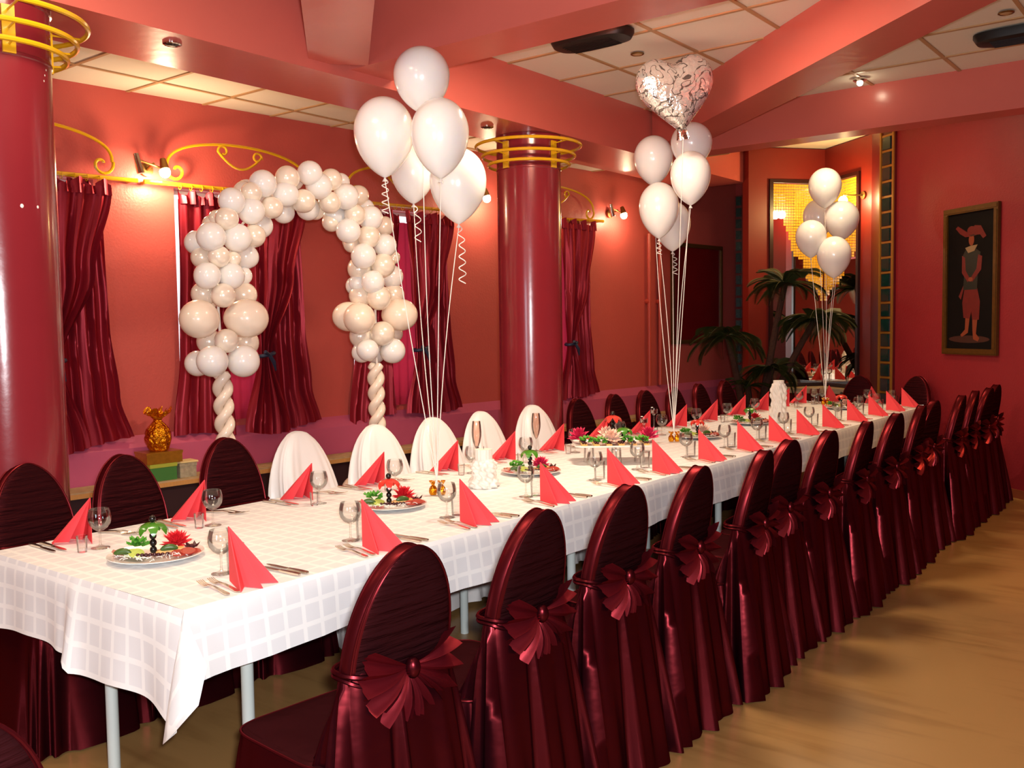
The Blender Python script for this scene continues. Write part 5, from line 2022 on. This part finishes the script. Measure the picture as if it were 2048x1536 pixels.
# rear balloons of each cluster
for i, (k, y, z, off, r_) in enumerate(ARCH):
    if k in 'wp' and i % 2 == 0:
        mk = {'w': 'white', 'p': 'pearl'}[k]
        o = link('balloon', SB[mk], arch, (-0.10, (y - 2.52) * 0.985 + 0.01, z * 0.995 - 0.01))
        o.scale = (r_ * 0.95,) * 3
        o.rotation_euler = (0, -PI / 2, 0)
pp = [(0.0, -0.63, 0.05), (0.0, -0.64, 1.0), (0.0, -0.68, 1.9)] + [(0.0, 0.06 - 0.66 * math.cos(a), 1.9 + 0.56 * math.sin(a)) for a in np.linspace(0.15, PI - 0.15, 16)] + [(0.0, 0.62, 1.9), (0.0, 0.63, 1.0), (0.0, 0.63, 0.05)]
m = MB()
m.tube(pp, 0.008, 8)
obj('pole', m, MAT['ribbon'], arch)
for yy, yt in ((-0.63, -0.68), (0.63, 0.60)):
    for ph in (0, PI):
        m = MB()
        pts = []
        for k in range(91):
            q = k / 90
            a = 2 * PI * 5.6 * q + ph
            pts.append((0.031 * math.cos(a), yy + (yt - yy) * q * 0.6 + 0.031 * math.sin(a), 0.10 + 1.22 * q))
        m.tube(pts, [0.012] + [0.0315] * 89 + [0.012], 12)
        obj('twisted_balloon', m, MAT['peach'], arch)
    for k in range(4):
        a = k * PI / 2 + 0.5
        o = link('balloon', SB['pearl'], arch, (0.155 * math.cos(a), yy + 0.155 * math.sin(a), 0.150))
        o.scale = (0.147,) * 3
    for k in range(4):
        a = k * PI / 2 + 0.5 + PI / 4
        o = link('balloon', SB['pearl'], arch, (0.165 * math.cos(a), yy + 0.165 * math.sin(a), 0.42))
        o.scale = (0.13,) * 3

# ------------------------------------------------------------------ presents on the bench
BZ = 0.4875


def wbox(name, s, off, z, sx, sy, sz, mat, label, cat, extra=None):
    P = wl(s, off, z)
    o = thing(name, label, cat, P, R(90 - 5.5) - PI / 2 + PI / 2)
    m = MB()
    m.box((0, 0, sz * 0.40), (sx, sy, sz * 0.80))
    obj('box', m, mat, o, smooth=False)
    m = MB()
    m.box((0, 0, sz * 0.89), (sx + 0.008, sy + 0.008, sz * 0.215))
    obj('lid', m, extra or mat, o, smooth=False)
    return o


wbox('gift_box', -0.745, 0.25, BZ, 0.20, 0.17, 0.125, MAT['green'], 'dark green gift box, lowest of the presents on the bench', 'gift box', MAT['lime'])
wbox('gift_box', -0.545, 0.25, BZ, 0.13, 0.13, 0.105, MAT['floral'], 'small floral gift box beside the green one on the bench', 'gift box', MAT['floral'])
P = wl(-0.545, 0.25, BZ + 0.107)
m = MB()
m.box((0, 0, 0.004), (0.17, 0.13, 0.008))
m.box((0, 0, 0.010), (0.165, 0.125, 0.004), 0, 0.05)
tag(obj('envelope', m, MAT['cream'], None, P, R(80), smooth=False), 'cream envelope lying on the small floral gift box', 'envelope')
gb = wbox('gift_box', -0.735, 0.245, BZ + 0.126, 0.27, 0.19, 0.085, MAT['goldbox'], 'flat gold wrapped gift box on top of the green box', 'gift box', MAT['goldbox'])
P = wl(-0.735, 0.245, BZ + 0.2125)
t = thing('wrapped_present', 'present bundled in crinkled gold foil on the flat gold box', 'present', P)
rnd = random.Random(2)
m = MB()
rs = []
n = 34
for i in range(15):
    q = i / 14
    z = 0.225 * q
    rr = 0.064 + 0.030 * math.sin(PI * min(1, q * 1.15)) if q < 0.72 else 0.064 + 0.030 * math.sin(PI * 0.83) - (q - 0.72) / 0.28 * 0.055
    rs.append([((rr + rnd.uniform(-0.0045, 0.0045) + 0.004 * math.sin(9 * a + 3 * q)) * math.cos(a), (rr + rnd.uniform(-0.0045, 0.0045)) * math.sin(a), z) for a in [2 * PI * k / n for k in range(n)]])
m.rings(rs, cap0=True, cap1=True)
obj('foil_bundle', m, MAT['gold'], t, smooth=True, angle=12)
m = MB()
rs = []
for i in range(6):
    q = i / 5
    rr = 0.026 + 0.062 * q
    rs.append([(rr * math.cos(a) * (1 + 0.22 * math.sin(7 * a + 1) * q), rr * math.sin(a) * (1 + 0.22 * math.cos(5 * a) * q), 0.222 + 0.075 * q ** 0.8 + 0.024 * math.sin(6 * a) * q + rnd.uniform(-0.004, 0.004)) for a in [2 * PI * k / 40 for k in range(40)]])
m.rings(rs)
obj('foil_ruffle', m, MAT['gold'], t, angle=12)
